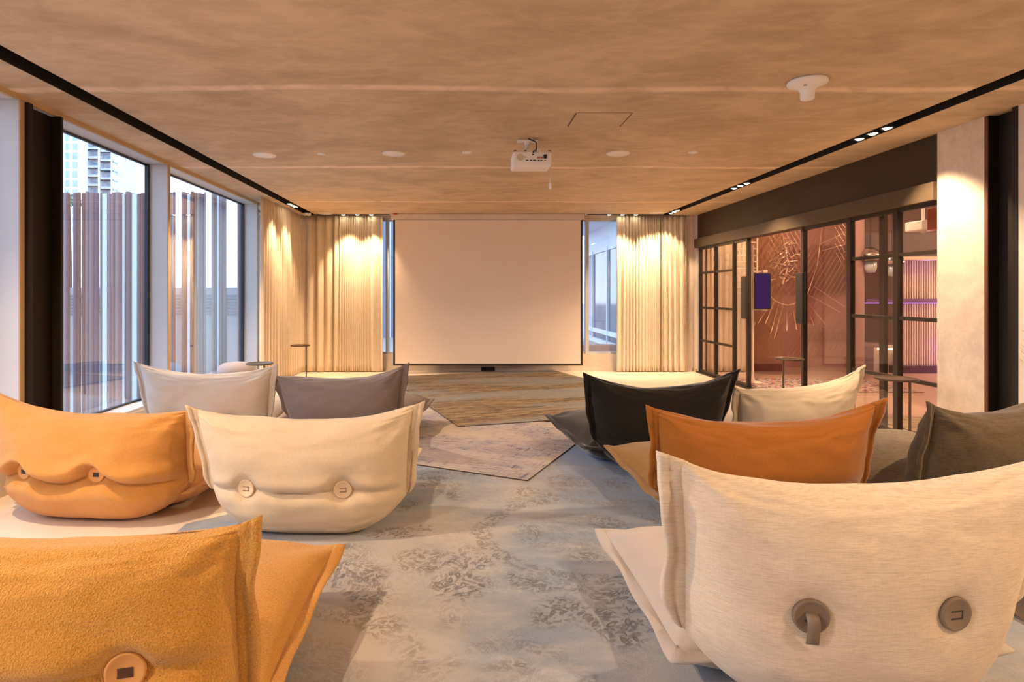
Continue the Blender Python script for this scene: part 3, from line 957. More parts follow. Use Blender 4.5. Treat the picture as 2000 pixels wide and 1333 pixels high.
    for sgn in (-1, 1):
        pts = []
        m = 46
        for k in range(m + 1):
            q = k / m
            zz_ = 0.205 + ((eR if sgn > 0 else eL) - 0.205) * q
            # invert: phase for this height at u = +-1
            zt = eR if sgn > 0 else eL
            mid, half = (zt + 0.20) / 2, (zt - 0.20) / 2
            s_ = max(-1, min(1, (zz_ - mid) / half))
            ph = math.asin((1 if s_ >= 0 else -1) * abs(s_) ** (1 / 0.80))
            pnt = surf(sgn * 0.999, ph)
            pnt.y = (surf(sgn * 0.999, pi - ph).y + pnt.y) / 2
            wd = fw * (0.25 + 0.8 * min(1, q * 6) ** 0.6) * (1 + 0.07 * sin(q * 13 + seed))
            wob = 0.009 * sin(q * 8 + seed * 1.7) + 0.003 * sin(q * 21 + seed)
            pts.append((pnt, wd, wob))
        rows = []
        for k, (pnt, wd, wob) in enumerate(pts):
            q = k / m
            ox = Vector((sgn * 0.95, P.get('fy', -0.25), 0.10)).normalized()
            nn = Vector((-ox.y, ox.x, 0)).normalized()
            ring = []
            th = 0.012
            for (a_, b_) in ((-0.35, 1.0), (0.05, 1.15), (0.35, 0.95), (0.50, 0.45), (0.60, 0.9), (0.85, 0.75), (1.0, 0.0), (0.85, -0.75), (0.60, -0.9), (0.50, -0.45), (0.35, -0.95), (0.05, -1.15), (-0.35, -1.0)):
                ring.append(pnt + ox * (wd * a_) + nn * (th * b_ + wob * max(0, a_)) + Vector((0, 0, (0.02 if q > 0.9 else 0) * a_)))
            rows.append(ring)
        bm = B()
        V = grid_mesh(bm, rows, close_u=True)
        bm.faces.new(V[0][::-1]); bm.faces.new(V[-1])
        bmesh.ops.recalc_face_normals(bm, faces=bm.faces[:])
        fo = obj('side_flange', bm, mat, back, True)
    # buttons with a strap slot
    for bi, b_ in enumerate(btn):
        (_, z0_b, y0_b, gx, gz, _) = flat[bi]
        c0_ = Vector((b_, y0_b, z0_b))
        n_ = Vector((gx, -1.0, gz)).normalized()
        R = P.get('br', 0.046)
        ztan = (Vector((0, 0, 1)) - n_ * n_.z).normalized()
        xt = ztan.cross(n_).normalized()
        rot = Matrix((xt, ztan, n_)).transposed().to_4x4()
        bm = B()
        lathe(bm, [(0, -0.004), (R, -0.004), (R, 0.006), (R * 0.94, 0.0105), (R * 0.84, 0.0100), (R * 0.80, 0.0085), (0, 0.0085)], 40)
        bo = obj('button', bm, P['bmat'], back, True)
        mloc = Matrix.Translation(c0_ + n_ * 0.004) @ rot
        bo.matrix_local = mloc
        if P.get('bl'): bo['label'] = P['bl']
        bm = B()
        sw = R * 0.38
        k2 = P.get('slot', 1)
        box(bm, -sw, sw, -sw * 0.62 - 0.002, -sw * 0.62 + 0.002, 0.0085, 0.0096, 0)
        box(bm, -sw, sw, sw * 0.5 - 0.0015, sw * 0.5 + 0.0015, 0.0085, 0.0096, 0)
        box(bm, sw - 0.003, sw, -sw * 0.62, sw * 0.5, 0.0085, 0.0096, 0)
        if k2 == 2: box(bm, -sw * 0.95, sw * 0.95, -sw * 0.55, sw * 0.5, 0.0085, 0.0094, 0)
        so = obj('strap_slot', bm, P.get('smat', M['black']), back)
        so.matrix_local = mloc
        if P.get('tab') == bi:
            bm = B()
            wdt = 0.017
            rows = []
            for (a_, z_) in ((0.012, 0.009), (0.004, 0.024), (-0.010, 0.030), (-0.03, 0.028), (-0.06, 0.022), (-0.074, 0.018)):
                rows.append([Vector((-wdt, a_, z_)), Vector((wdt, a_, z_)), Vector((wdt, a_ - 0.001, z_ - 0.004)), Vector((-wdt, a_ - 0.001, z_ - 0.004))])
            V = grid_mesh(bm, rows, close_u=True)
            bm.faces.new(V[0]); bm.faces.new(V[-1][::-1])
            bmesh.ops.recalc_face_normals(bm, faces=bm.faces[:])
            to = obj('strap_tab', bm, P['bmat'], back, True)
            to.matrix_local = mloc
    # seat cushion
    SW = P.get('SW', 1.1); SD = P.get('SD', 0.95); SY = P.get('SY', 0.0)
    ST = P.get('ST', 0.16); sm = P.get('sm', 0.155); ce = P.get('ce', 0.025)
    def seat(u, v, top):
        au, av = abs(u), abs(v)
        pin = 0.035
        x_ = u * SW / 2 * (1 - pin * (1 - v * v) * au + 0.02 * av ** 6)
        y_ = SY + SD / 2 + v * SD / 2 * (1 - pin * (1 - u * u) * av + 0.02 * au ** 6)
        Tt = ST * (max(0, 1 - au ** 2.7) * max(0, 1 - av ** 2.7)) ** 0.5
        corner = (au * av) ** 4
        mz = sm + ce * corner + 0.02 * v
        if top:
            z_ = mz + Tt * 1.0 + 0.015 * nz(x_ + seed, y_, 1, 3.0) * (Tt / ST)
            for (a_, b_) in ((-1, 1), (1, 1), (1, -1), (-1, -1)):
                dx, dy = u - a_, v - b_
                r = sqrt(dx * dx + dy * dy)
                z_ += wr * 0.007 * sin(8 * math.atan2(dy, dx) + seed) * exp(-((r - 0.3) / 0.2) ** 2) * min(1, Tt / ST * 2)
        else:
            z_ = max(mz - Tt * 1.15, 0.004)
        return Vector((x_, y_, z_))
    N = 56
    tt = [math.sin((i / N - 0.5) * pi) for i in range(N + 1)]
    bm = B()
    topv = [[bm.verts.new(seat(u, v, True)) for u in tt] for v in tt]
    botv = [[topv[j][i] if (i in (0, N) or j in (0, N)) else bm.verts.new(seat(tt[i], tt[j], False)) for i in range(N + 1)] for j in range(N + 1)]
    for j in range(N):
        for i in range(N):
            bm.faces.new((topv[j][i], topv[j][i + 1], topv[j + 1][i + 1], topv[j + 1][i]))
            bm.faces.new((botv[j][i], botv[j + 1][i], botv[j + 1][i + 1], botv[j][i + 1]))
    so = obj('seat_cushion', bm, mat2, t, True)
    # stitched flange round the seat
    loop = []
    n = 40
    for k in range(n): loop.append((-1 + 2 * k / n, -1))
    for k in range(n): loop.append((1, -1 + 2 * k / n))
    for k in range(n): loop.append((1 - 2 * k / n, 1))
    for k in range(n): loop.append((-1, 1 - 2 * k / n))
    rows = []
    for k, (u, v) in enumerate(loop):
        p0 = seat(u, v, True)
        ctr = Vector((0, SY + SD / 2, p0.z))
        au, av = abs(u), abs(v)
        o1 = Vector((u ** 9 if True else u, v ** 9, 0))
        if o1.length < 1e-3: o1 = (p0 - ctr)
        o1.normalize()
        wd = 0.035
        ring = []
        for (a_, b_) in ((-0.5, 0.009), (0.1, 0.013), (0.5, 0.008), (1.0, 0.006), (1.1, 0.0), (1.0, -0.006), (0.5, -0.008), (0.1, -0.013), (-0.5, -0.009)):
            ring.append(p0 + o1 * wd * a_ + Vector((0, 0, b_ + 0.010 * a_ * sin(k * 0.35 + seed))))
        rows.append(ring)
    bm = B()
    grid_mesh(bm, rows, close_u=True, close_v=True)
    bmesh.ops.recalc_face_normals(bm, faces=bm.faces[:])
    obj('seat_flange', bm, mat2, so, True)
    return t

fb = m_fabric
ORG = fb('mustard_boucle', (0.66, 0.335, 0.07), 'boucle', (0.44, 0.195, 0.03))
ORG2 = fb('orange_boucle', (0.70, 0.335, 0.085), 'boucle', (0.52, 0.22, 0.045), 1.4)
CRM = fb('cream_wool', (0.78, 0.62, 0.43), 'boucle', (0.64, 0.49, 0.32), 1.5)
LIN2 = fb('pale_seat_cotton', (0.54, 0.48, 0.43), 'felt', (0.47, 0.41, 0.36))
LIN = fb('oat_linen', (0.72, 0.61, 0.48), 'linen', (0.55, 0.45, 0.345))
GRY = fb('grey_brown_felt', (0.22, 0.175, 0.165), 'felt', (0.15, 0.12, 0.115))
WGR = fb('light_grey_cotton', (0.56, 0.50, 0.46), 'felt', (0.46, 0.41, 0.37))
WHT = fb('pale_beige_cotton', (0.62, 0.53, 0.42), 'felt', (0.50, 0.42, 0.33))
BLK = fb('charcoal_cotton', (0.017, 0.0135, 0.011), 'felt', (0.010, 0.008, 0.007))
BLK2 = fb('dark_grey_cotton', (0.042, 0.037, 0.035), 'felt', (0.027, 0.024, 0.022))
RST = fb('rust_felt', (0.35, 0.135, 0.026), 'felt', (0.26, 0.09, 0.016))
OCH = fb('ochre_felt', (0.34, 0.18, 0.055), 'felt', (0.25, 0.125, 0.035))
OLV = fb('olive_tweed', (0.115, 0.085, 0.052), 'linen', (0.06, 0.044, 0.026))
OLV2 = fb('olive_grey_tweed', (0.17, 0.13, 0.085), 'linen', (0.10, 0.075, 0.048))
b_or = plain('tan_leather_button', (0.62, 0.30, 0.09), 0.5)
b_cr = plain('cream_leather_button', (0.70, 0.52, 0.33), 0.5)
b_br = plain('brown_leather_button', (0.20, 0.145, 0.10), 0.5)
b_dk = plain('dark_leather_button', (0.03, 0.026, 0.022), 0.5)

def px_at(px, s): return (px - VX) / s, F / s
x, y = px_at(36, 745)
pouf('floor_pouf', 'mustard boucle pouf in the front left corner, nearest the camera', x, y, 0,
     dict(mat=ORG, bmat=b_or, W=1.22, H=0.655, eL=0.71, eR=0.705, T=0.20, nar=0.02, lean=0.06, seed=3, crease=0.03, cw=0.025, vc=0.60, btn=(-0.15, 0.367), smat=plain('dark_slot', (0.08, 0.03, 0.015), 0.6), slot=2, z=0.0, SW=1.25, SD=0.97, ST=0.18, sm=0.17, ce=0.03))
x, y = px_at(196, 334)
pouf('floor_pouf', 'orange wool pouf by the left windows with deep fold between buttons', x, y, -6,
     dict(mat=ORG2, bmat=b_or, W=1.20, H=0.60, eL=0.735, eR=0.635, T=0.23, nar=0.06, lean=0.10, seed=5, crease=0.065, cw=0.030, over=0.7, sag=0.10, vc=0.50, btn=(-0.30, 0.14), dimple=0.05, smat=M['black'], slot=2, z=0.0, fy=-0.5, bo=0.012))
x, y = px_at(606, 357)
pouf('floor_pouf', 'cream wool pouf left of the aisle with two cream buttons', x, y, -3,
     dict(mat=CRM, bmat=b_cr, W=1.17, H=0.615, eL=0.665, eR=0.70, T=0.215, nar=0.09, lean=0.10, seed=7, crease=0.036, cw=0.020, vc=0.455, sag=0.035, btn=(-0.27, 0.23), smat=b_br, z=0.004, SW=0.92))
x, y = px_at(410, 224)
pouf('floor_pouf', 'light grey pouf farthest left, against the window', x, y, 0,
     dict(mat=WGR, bmat=b_cr, W=1.14, H=0.60, eL=0.69, eR=0.665, T=0.19, nar=0.10, lean=0.08, seed=9, crease=0.02, vc=0.36, z=0.0, SW=1.05))
x, y = px_at(670, 226)
pouf('floor_pouf', 'grey-brown pouf behind the cream one, left of the aisle', x, y, -9,
     dict(mat=GRY, mat2=GRY, bmat=b_dk, W=1.13, H=0.555, eL=0.57, eR=0.68, T=0.21, nar=0.14, lean=0.10, seed=12, crease=0.02, btn=(), z=0.017, wr=1.6, SW=1.14, ST=0.19, SD=0.95, sm=0.17))
x, y = px_at(1281, 262)
pouf('floor_pouf', 'black pouf on the right side of the aisle', x, y, 9,
     dict(mat=BLK, mat2=BLK2, bmat=b_dk, W=1.12, H=0.60, eL=0.70, eR=0.70, T=0.20, nar=0.16, lean=0.10, seed=15, crease=0.03, btn=(), z=0.008, wr=1.4, SW=1.06, ST=0.16))
x, y = px_at(1545, 242)
pouf('floor_pouf', 'pale beige pouf between the black and rust ones by the glass doors', x, y, 17,
     dict(mat=WHT, bmat=b_cr, W=1.22, H=0.55, eL=0.56, eR=0.68, T=0.20, nar=0.10, lean=0.10, seed=18, crease=0.02, z=0.0, wr=1.4))
x, y = px_at(1480, 352)
pouf('floor_pouf', 'rust orange pouf with ochre seat right of the aisle', x, y, 3,
     dict(mat=RST, mat2=OCH, bmat=b_dk, W=1.22, H=0.58, eL=0.665, eR=0.685, T=0.19, nar=0.05, lean=0.09, seed=21, crease=0.015, z=0.008, btn=(), wr=0.8, SW=1.10))
x, y = px_at(1635, 600)
pouf('floor_pouf', 'oat linen pouf in the front right with two brown leather buttons', x, y, 2,
     dict(mat=LIN, mat2=LIN2, bmat=b_br, W=1.14, H=0.685, eL=0.775, eR=0.77, T=0.22, nar=0.11, lean=0.12, seed=24, crease=0.006, cw=0.07, dimple=0.03, btn=(-0.235, 0.185), vc=0.525, br=0.050, tab=0, z=0.008, fw=0.075, SW=1.05, SD=0.90, ST=0.15, sm=0.115))
x, y = px_at(1915, 335)
pouf('floor_pouf', 'olive tweed pouf at the right edge before the plaster column', x, y, 22,
     dict(mat=OLV, mat2=OLV2, bmat=b_dk, W=1.16, H=0.61, eL=0.69, eR=0.68, T=0.24, nar=0.04, lean=0.08, seed=27, crease=0.01, z=0.0, btn=(), wr=1.2, SW=1.2, ST=0.20))
pouf('floor_pouf', 'olive pouf cut by the right edge behind the oat linen one', 2.93, 2.35, 14,
     dict(mat=OLV2, mat2=OLV2, bmat=b_dk, W=1.15, H=0.60, eL=0.66, eR=0.66, T=0.22, lean=0.08, seed=30, crease=0.01, z=0.0, btn=(), SW=1.3, SD=0.85))

# ------------------------------------------------------------------ side tables and ottoman
def side_table(px, ptx, py, s, dia, mat, label, base=0.13):
    y = F / s
    xc = (px - VX) / s
    xp = (ptx - VX) / s
    h = CH - (py - VY) / s
    t = thing('side_table', label, 'table', (xp, y, 0), 0, 'slim round side tables')
    r = dia / 2
    bm = B(); lathe(bm, [(0, h - 0.018), (r * 0.97, h - 0.018), (r, h - 0.014), (r, h - 0.002), (r * 0.985, h), (r * 0.97, h - 0.003), (0, h - 0.003)], 48, (xc - xp, 0, 0))
    obj('table_top', bm, mat, t, True)
    bm = B(); tube(bm, [(0, 0, 0.008), (0, 0, h - 0.016)], 0.0095, 16); obj('pole', bm, mat, t, True)
    bm = B(); lathe(bm, [(0, 0), (base, 0), (base, 0.006), (base - 0.003, 0.009), (0, 0.009)], 40, ((xc - xp) * 0.7, 0, 0)); obj('base', bm, mat, t, True)
side_table(586.5, 598, 674, 133, 0.28, M['table'], 'slim brown round side table in front of the back left curtain')
side_table(507, 516, 709, 180, 0.285, M['table2'], 'slim grey round side table behind the light grey pouf')
side_table(1541, 1530, 700, 181, 0.288, M['table'], 'slim round side table in front of the open glass doorway')
side_table(1750, 1777, 738, 241, 0.307, M['table'], 'slim round side table before the near glass bay, right')
x, y = px_at(464, 165)
t = thing('ottoman', 'round soft grey-lilac ottoman beside the far left window', 'ottoman', (x, y, 0))
bm = B()
lathe(bm, [(0, 0), (0.18, 0), (0.205, 0.03), (0.212, 0.12), (0.202, 0.24), (0.212, 0.29), (0.220, 0.38), (0.210, 0.44), (0.165, 0.473), (0.09, 0.483), (0, 0.484)], 56)
for v in bm.verts: v.co += Vector((v.co.x, v.co.y, 0)) * 0.02 * nz(v.co.x, v.co.y, v.co.z, 6)
obj('ottoman_body', bm, fb('lilac_grey_wool', (0.42, 0.37, 0.38), 'felt', (0.34, 0.30, 0.31)), t, True)
bm = B()
ring = [Vector((0.204 * cos(a_ * pi / 32), 0.204 * sin(a_ * pi / 32), 0.243)) for a_ in range(65)]
tube(bm, ring, 0.006, 8)
obj('seam_piping', bm, WGR, t, True)

# plant at the far right edge
t = thing('potted_grass', 'dry pale grass plant at the right edge beside the black column', 'plant', (3.75, 3.97, 0))
bm = B(); lathe(bm, [(0, 0), (0.07, 0), (0.09, 0.06), (0.095, 0.26), (0.085, 0.34), (0.075, 0.345), (0.07, 0.30), (0, 0.29)], 32)
obj('pot', bm, M['conc'], t, True)
gm = plain('dry_grass', (0.55, 0.55, 0.36), 0.8)
rnd = random.Random(5)
for k in range(26):
    a_ = rnd.random() * 2 * pi; L_ = 0.55 + rnd.random() * 0.32; sp_ = 0.02 + rnd.random() * 0.07
    bm = B()
    tube(bm, [(0.03 * cos(a_), 0.03 * sin(a_), 0.28), (sp_ * 0.6 * cos(a_), sp_ * 0.6 * sin(a_), 0.28 + L_ * 0.6), (sp_ * cos(a_), sp_ * sin(a_), 0.28 + L_)], [0.004, 0.003, 0.002], 5)
    tip = Vector((sp_ * cos(a_), sp_ * sin(a_), 0.28 + L_))
    for q in range(9):
        b_ = rnd.random() * 2 * pi
        o_ = tip - Vector((0, 0, 0.02 * q))
        tube(bm, [o_, o_ + Vector((0.03 * cos(b_), 0.03 * sin(b_), 0.028))], [0.0035, 0.0008], 4)
    obj('grass_stem', bm, gm, t, True)

# ------------------------------------------------------------------ outside, left
def gmat(name, col, rough=0.8): return plain(name, col, rough, 0, 0.2)
M['brd'] = [gmat('brown_red_board', (0.22, 0.115, 0.095)), gmat('grey_brown_board', (0.24, 0.18, 0.18)), gmat('violet_brown_board', (0.17, 0.12, 0.15)), gmat('pale_grey_board', (0.27, 0.21, 0.23))]
M['pale'] = gmat('pale_blue_post', (0.62, 0.70, 0.82))
YF = 12.6
sF = F / YF
ftop = CH + (VY - 377) / sF
bm = B(); box(bm, -160, 160, -60, 300, -3.4, -3.2)
struct('ground', bm, gmat('grey_paving', (0.30, 0.29, 0.28)))
bm = B(); box(bm, -3.0, 9.0, YB + 1.9, 30, -0.3, -0.12); struct('terrace', bm, gmat('terrace_paving', (0.34, 0.32, 0.31)))
t = thing('board_fence', 'tall brown fence of upright corrugated boards outside the left windows', 'fence', (-6.5, YF, -3.2))
rnd = random.Random(11)
gaps = [(134, 142), (201, 210), (240, 243.5), (259, 268), (341, 352), (367, 372), (401, 412), (425, 428), (441, 462)]
xpx = 60.0
while xpx < 520:
    hit = [g_ for g_ in gaps if g_[0] - 0.1 <= xpx < g_[1] - 0.5]
    if hit:
        g_ = hit[0]
        if g_[0] in (201, 240, 259, 367, 425):
            xa, xb = (xpx - VX) / sF, (g_[1] - VX) / sF
            bm = B(); box(bm, xa + 6.5, xb + 6.5, -0.02, 0.04, 0, ftop + 3.18)
            obj('pale_post', bm, M['pale'], t)
        xpx = g_[1]; continue
    nxt = xpx + rnd.uniform(5.5, 10.5)
    for g_ in gaps:
        if xpx < g_[0] < nxt + 3: nxt = g_[0]
    xa, xb = (xpx - VX) / sF + 0.002, (nxt - VX) / sF - 0.002
    h_ = ftop + 3.2 + rnd.uniform(-0.02, 0.03); d_ = rnd.uniform(0.0, 0.05)
    bm = B()
    n_ = 6
    rows = []
    for (zz) in (0, h_):
        rows.append([Vector((xa + 6.5 + (xb - xa) * k / n_, d_ - 0.03 * sin(pi * k / n_), zz)) for k in range(n_ + 1)] + [Vector((xb + 6.5, d_ + 0.02, zz)), Vector((xa + 6.5, d_ + 0.02, zz))])
    V = grid_mesh(bm, rows, close_u=True); bm.faces.new(V[1]); bm.faces.new(V[0][::-1])
    bmesh.ops.recalc_face_normals(bm, faces=bm.faces[:])
    obj('board', bm, rnd.choice(M['brd'] if xpx < 395 else [M['brd'][3], M['brd'][1], M['brd'][2]]), t)
    xpx = nxt
bm = B(); box(bm, -3.2, 2.7, 0.05, 0.09, 1.5, 1.58); obj('rail', bm, M['brd'][2], t)
# low building seen through the gaps
t = thing('low_building', 'low grey building with louvres behind the fence gaps', 'building', (-20, 36, -3.2))
bm = B(); box(bm, -14, 12, 0, 6, 0, 4.9); obj('wall', bm, gmat('low_building_wall', (0.32, 0.31, 0.31)), t)
lm = gmat('louvre', (0.16, 0.16, 0.18))
for k in range(7):
    bm = B(); box(bm, -14, 12, -0.06, 0, 3.3 + k * 0.18, 3.38 + k * 0.18); obj('louvre', bm, lm, t)

# high-rise
t = thing('apartment_tower', 'white high-rise with stacked balconies seen above the fence', 'building', (-122, 200, -3.2))
sw = 6.0
wm = gmat('white_tower_wall', (0.80, 0.82, 0.84)); gm2 = gmat('tower_glass', (0.38, 0.52, 0.66), 0.3); bmt = gmat('balcony_slab', (0.50, 0.53, 0.60))  # distance haze is put into the lightened window glass colour
def tx(px): return (px - VX) / sw + 122
bm = B(); box(bm, tx(95), tx(168), 0, 14, 0, 95); box(bm, tx(168), tx(220), 3, 14, 0, 95)
obj('wall', bm, wm, t)
for k in range(8, 30):
    z_ = k * 3.0 + 0.6
    for (pa, pb) in ((104, 112), (127, 135), (142, 151)):
        bm = B(); box(bm, tx(pa), tx(pb), -0.1, 0.02, z_, z_ + 2.2); obj('window', bm, gm2, t)
    for (pa, pb, dz) in ((168, 190, 0), (195, 220, -0.9)):
        bm = B(); box(bm, tx(pa), tx(pb), 0.4, 3.0, z_ + dz, z_ + 0.35 + dz); box(bm, tx(pa), tx(pb), 0.4, 0.5, z_ + dz, z_ + 1.1 + dz); obj('balcony', bm, bmt, t)
        bm = B(); box(bm, tx(pa) + 0.6, tx(pb) - 0.8, 2.85, 3.0, z_ + 0.5 + dz, z_ + 2.5 + dz); obj('window', bm, gm2, t)
for pa in (168, 192, 217):
    bm = B(); box(bm, tx(pa) - 0.3, tx(pa) + 0.3, 0.3, 3.0, 0, 95); obj('column', bm, wm, t)

# tree top beside the tower
t = thing('leafy_tree', 'small green tree top poking above the fence under the tower', 'tree', (-28.2, 44, -3.2))
bm = B(); tube(bm, [(0, 0, 0), (0.05, 0, 6), (0, 0, 10.9)], [0.16, 0.12, 0.05], 8); obj('trunk', bm, gmat('bark', (0.12, 0.09, 0.07)), t, True)
bm = B()
for k in range(520):
    a_ = rnd.random() * 2 * pi; r_ = rnd.random() ** 0.5 * 0.8; z_ = 10.9 + rnd.random() * 1.0 * (1 - r_ * 0.7)
    c_ = Vector((r_ * cos(a_), r_ * sin(a_), z_))
    d1 = Vector((rnd.uniform(-1, 1), rnd.uniform(-1, 1), rnd.uniform(-.6, .6))).normalized() * 0.12
    d2 = d1.orthogonal().normalized() * 0.05
    vs = [bm.verts.new(c_ + q) for q in (-d1, d2, d1, -d2)]
    bm.faces.new(vs)
tag(obj('foliage', bm, gmat('leaf_green', (0.16, 0.30, 0.20)), t), kind='stuff')

# ------------------------------------------------------------------ outside, behind: the glazed wing beyond the back windows
XW = XR + 0.05
t = thing('glazed_wing', 'white framed glazed building wing outside the back right window', 'building', (XW, 14, -0.15))
wf = gmat('white_wing_frame', (0.74, 0.76, 0.80), 0.5)
dg = G('dark_blue_glass'); dgm = dg.finish((0.045, 0.06, 0.11), 0.08, spec=0.6)
ztop = CH + 1.31
y0_, y1_ = 11.0, 19.4
bm = B(); box(bm, 0, 0.10, y0_ - 14, y1_ - 14, ztop - 0.10 + 0.15, ztop + 0.15); obj('head_frame', bm, wf, t)
bm = B(); box(bm, -0.03, 0.10, y0_ - 14, y1_ - 14, 0.33, 0.45); obj('mid_rail', bm, wf, t)
bm = B(); box(bm, -0.02, 0.12, y0_ - 14, y1_ - 14, 0.0, 0.16); obj('plinth', bm, wf, t)
k = 0
yy = y0_
while yy < y1_ + 0.1:
    bm = B(); box(bm, -0.02, 0.10, yy - 14 - 0.035, yy - 14 + 0.035, 0.1, ztop + 0.15); obj('mullion', bm, wf, t)
    if yy + 1.9 < y1_ + 0.2:
        bm = B(); box(bm, 0.03, 0.05, yy - 14 + 0.035, yy - 14 + 1.865, 0.45, ztop + 0.05); obj('glass_pane', bm, dgm, t)
        bm = B(); box(bm, 0.03, 0.05, yy - 14 + 0.035, yy - 14 + 1.865, 0.15, 0.33); obj('glass_pane', bm, dgm, t)
    yy += 1.9
bm = B(); box(bm, -0.9, 3.2, y0_ - 14, y1_ - 14 + 0.5, ztop + 0.75, ztop + 1.0)
box(bm, 0.0, 0.25, y0_ - 14, y1_ - 14, ztop + 0.15, ztop + 0.78); obj('white_fascia', bm, wf, t)
bm = B(); box(bm, 0.05, 3.2, y1_ - 14, y1_ - 13.8, 0, ztop + 0.75); obj('end_wall', bm, wf, t)
# blue-grey wing closing the view behind the screen
t = thing('grey_wing', 'blue-grey building face outside the strip window left of the screen', 'building', (-1.6, 20.0, -0.15))
bm = B(); box(bm, -1.6, 4.0, 0, 0.3, 0, 5.2); obj('wall', bm, gmat('blue_grey_cladding', (0.22, 0.26, 0.36)), t)
for k in range(7):
    bm = B(); box(bm, -1.6 + k * 0.8, -1.55 + k * 0.8, -0.05, 0, 0, 5.2); obj('cladding_joint', bm, M['pale'], t)
bm = B(); box(bm, 0.2, 6.4, 12.6, 12.9, -0.15, 0.25); tag(obj('planter_wall', bm, gmat('terracotta_kerb', (0.42, 0.24, 0.20))), 'low reddish kerb on the terrace beyond the back right window', 'kerb')

# ------------------------------------------------------------------ the lounge behind the glass partition
YN = 10.33     # its back wall
XN = 11.0
nc = 3.25
bm = B(); box(bm, XR + 0.14, XN, -1.0, 12.2, nc, nc + 0.1); struct('ceiling_lounge', bm, gmat('lounge_ceiling', (0.34, 0.27, 0.22)))
bm = B(); box(bm, XN, XN + 0.1, -1.0, 12.2, 0, nc); struct('wall_lounge_right', bm, gmat('lounge_wall', (0.42, 0.27, 0.23)))
bm = B(); box(bm, XR + 0.30, XN, -1.1, -1.0, 0, nc); struct('wall_lounge_rear', bm, gmat('lounge_rear_wall', (0.40, 0.28, 0.22)))
bm = B(); box(bm, XR + 0.14, XR + 0.16, -1.0, YB, HC, nc); struct('wall_lounge_left', bm, M['bronze'])
cxn = (1527 - VX) * YN / F
bm = B(); box(bm, XR + 0.14, cxn, YN, YN + 0.2, 0, nc); struct('wall_lounge_back', bm, gmat('brown_lounge_wall', (0.40, 0.21, 0.12)))
pxr = (1652 - VX) * (YN + 0.5) / F
bm = B(); box(bm, cxn, pxr + 0.1, YN + 0.5, YN + 0.7, 0, nc); box(bm, cxn - 0.1, cxn, YN + 0.2, YN + 0.7, 0, nc); struct('wall_lounge_niche', bm, gmat('pink_lounge_wall', (0.42, 0.22, 0.19)))
bm = B(); box(bm, XR + 0.14, cxn, YN - 0.02, YN, 0, 0.12); struct('baseboard_lounge', bm, gmat('red_brown_baseboard', (0.22, 0.08, 0.06)))
bm = B(); box(bm, pxr, XN, 12.0, 12.2, 0, nc); struct('wall_lounge_far', bm, gmat('lounge_far_wall', (0.52, 0.38, 0.33)))

curtain((XR + 0.18, YN - 0.12), (at(1452, 0, YN).x, YN - 0.12), 'beige curtain seen through the far glass bays', 8, 0.03, 8, z1=2.9, z0=0.015)

# round pink column
bm = B(); lathe(bm, [(0.115, 0), (0.115, nc)], 32, (at(1671, 0, 9.4).x, 9.4, 0)); struct('lounge_column', bm, gmat('pinkish_column', (0.36, 0.22, 0.19)), None, True)

# chain-link curtain
t = thing('mesh_curtain', 'fine diamond wire mesh hanging in front of the brown lounge wall', 'mesh', (cxn, 9.7, 0))
wire = plain('brass_wire', (0.42, 0.24, 0.14), 0.4, 0.5)
bm = B()
xa, xb = at(1500, 0, 9.7).x - cxn, at(1650, 0, 9.7).x - cxn
z0_, z1_ = 0.30, nc - 0.015
st = 0.075
H_ = z1_ - z0_; W_ = xb - xa
n_ = int((W_ + H_ / 1.7) / st)
for sg in (1, -1):
    for k in range(-int(H_ / 1.7 / st) - 1, int(W_ / st) + 2):
        xs = xa + k * st
        # clip the diagonal x = xs + (z-z0)/1.7
        za = max(0, (xa - xs) * 1.7); zb_ = min(H_, (xb - xs) * 1.7)
        if zb_ - za < 0.05: continue
        A_ = Vector((xs + za / 1.7, 0, z0_ + za)); B_ = Vector((xs + zb_ / 1.7, 0, z0_ + zb_))
        if sg < 0: A_.x = xa + xb - A_.x; B_.x = xa + xb - B_.x
        tube(bm, [A_, B_], 0.007, 3, 0, False)
tag(obj('wire_mesh', bm, wire, t), kind='stuff')
bm = B(); box(bm, xa, xb, -0.01, 0.01, z0_ - 0.015, z0_ + 0.01); obj('bottom_bar', bm, wire, t)
bm = B(); box(bm, xa, xb, -0.01, 0.01, z1_ - 0.01, z1_ + 0.015); obj('top_bar', bm, wire, t)

# wire sculpture: rays below an arc, tangled bronze wires above
gold = plain('pale_gold_wire', (0.75, 0.52, 0.36), 0.3, 0.6)
def P3(px, py, y): q = at(px, py, y); return q
t = thing('wire_sculpture', 'bronze wire sculpture with rays hanging on the mesh', 'sculpture', (0, 0, 0))
ya = 9.55
org = P3(1537, 560, ya); t.location = org
def wtube(name, pts, r):
    bm = B(); tube(bm, [P3(a_, b_, ya + c_) - org for (a_, b_, c_) in pts], r, 6); return obj(name, bm, gold, t, True)
wtube('arc_wire', [(1506, 580, 0), (1514, 588, 0), (1526, 594, 0), (1538, 597, 0), (1550, 594, 0), (1558, 590, 0)], 0.007)
for (a_, b_, c_, d_) in ((1513, 588, 1495, 632), (1522, 592, 1505, 652), (1530, 595, 1512, 662), (1537, 597, 1537, 646), (1547, 595, 1556, 644), (1498, 606, 1480, 632), (1476, 630, 1465, 650), (1578, 592, 1612, 634), (1582, 578, 1640, 610), (1576, 578, 1596, 520), (1590, 560, 1650, 600), (1596, 520, 1606, 440), (1600, 478, 1650, 455), (1606, 490, 1650, 478), (1580, 612, 1590, 636)):
    wtube('ray_wire', [(a_, b_, 0), (c_, d_, 0.02)], 0.0055)
r2 = random.Random(4)
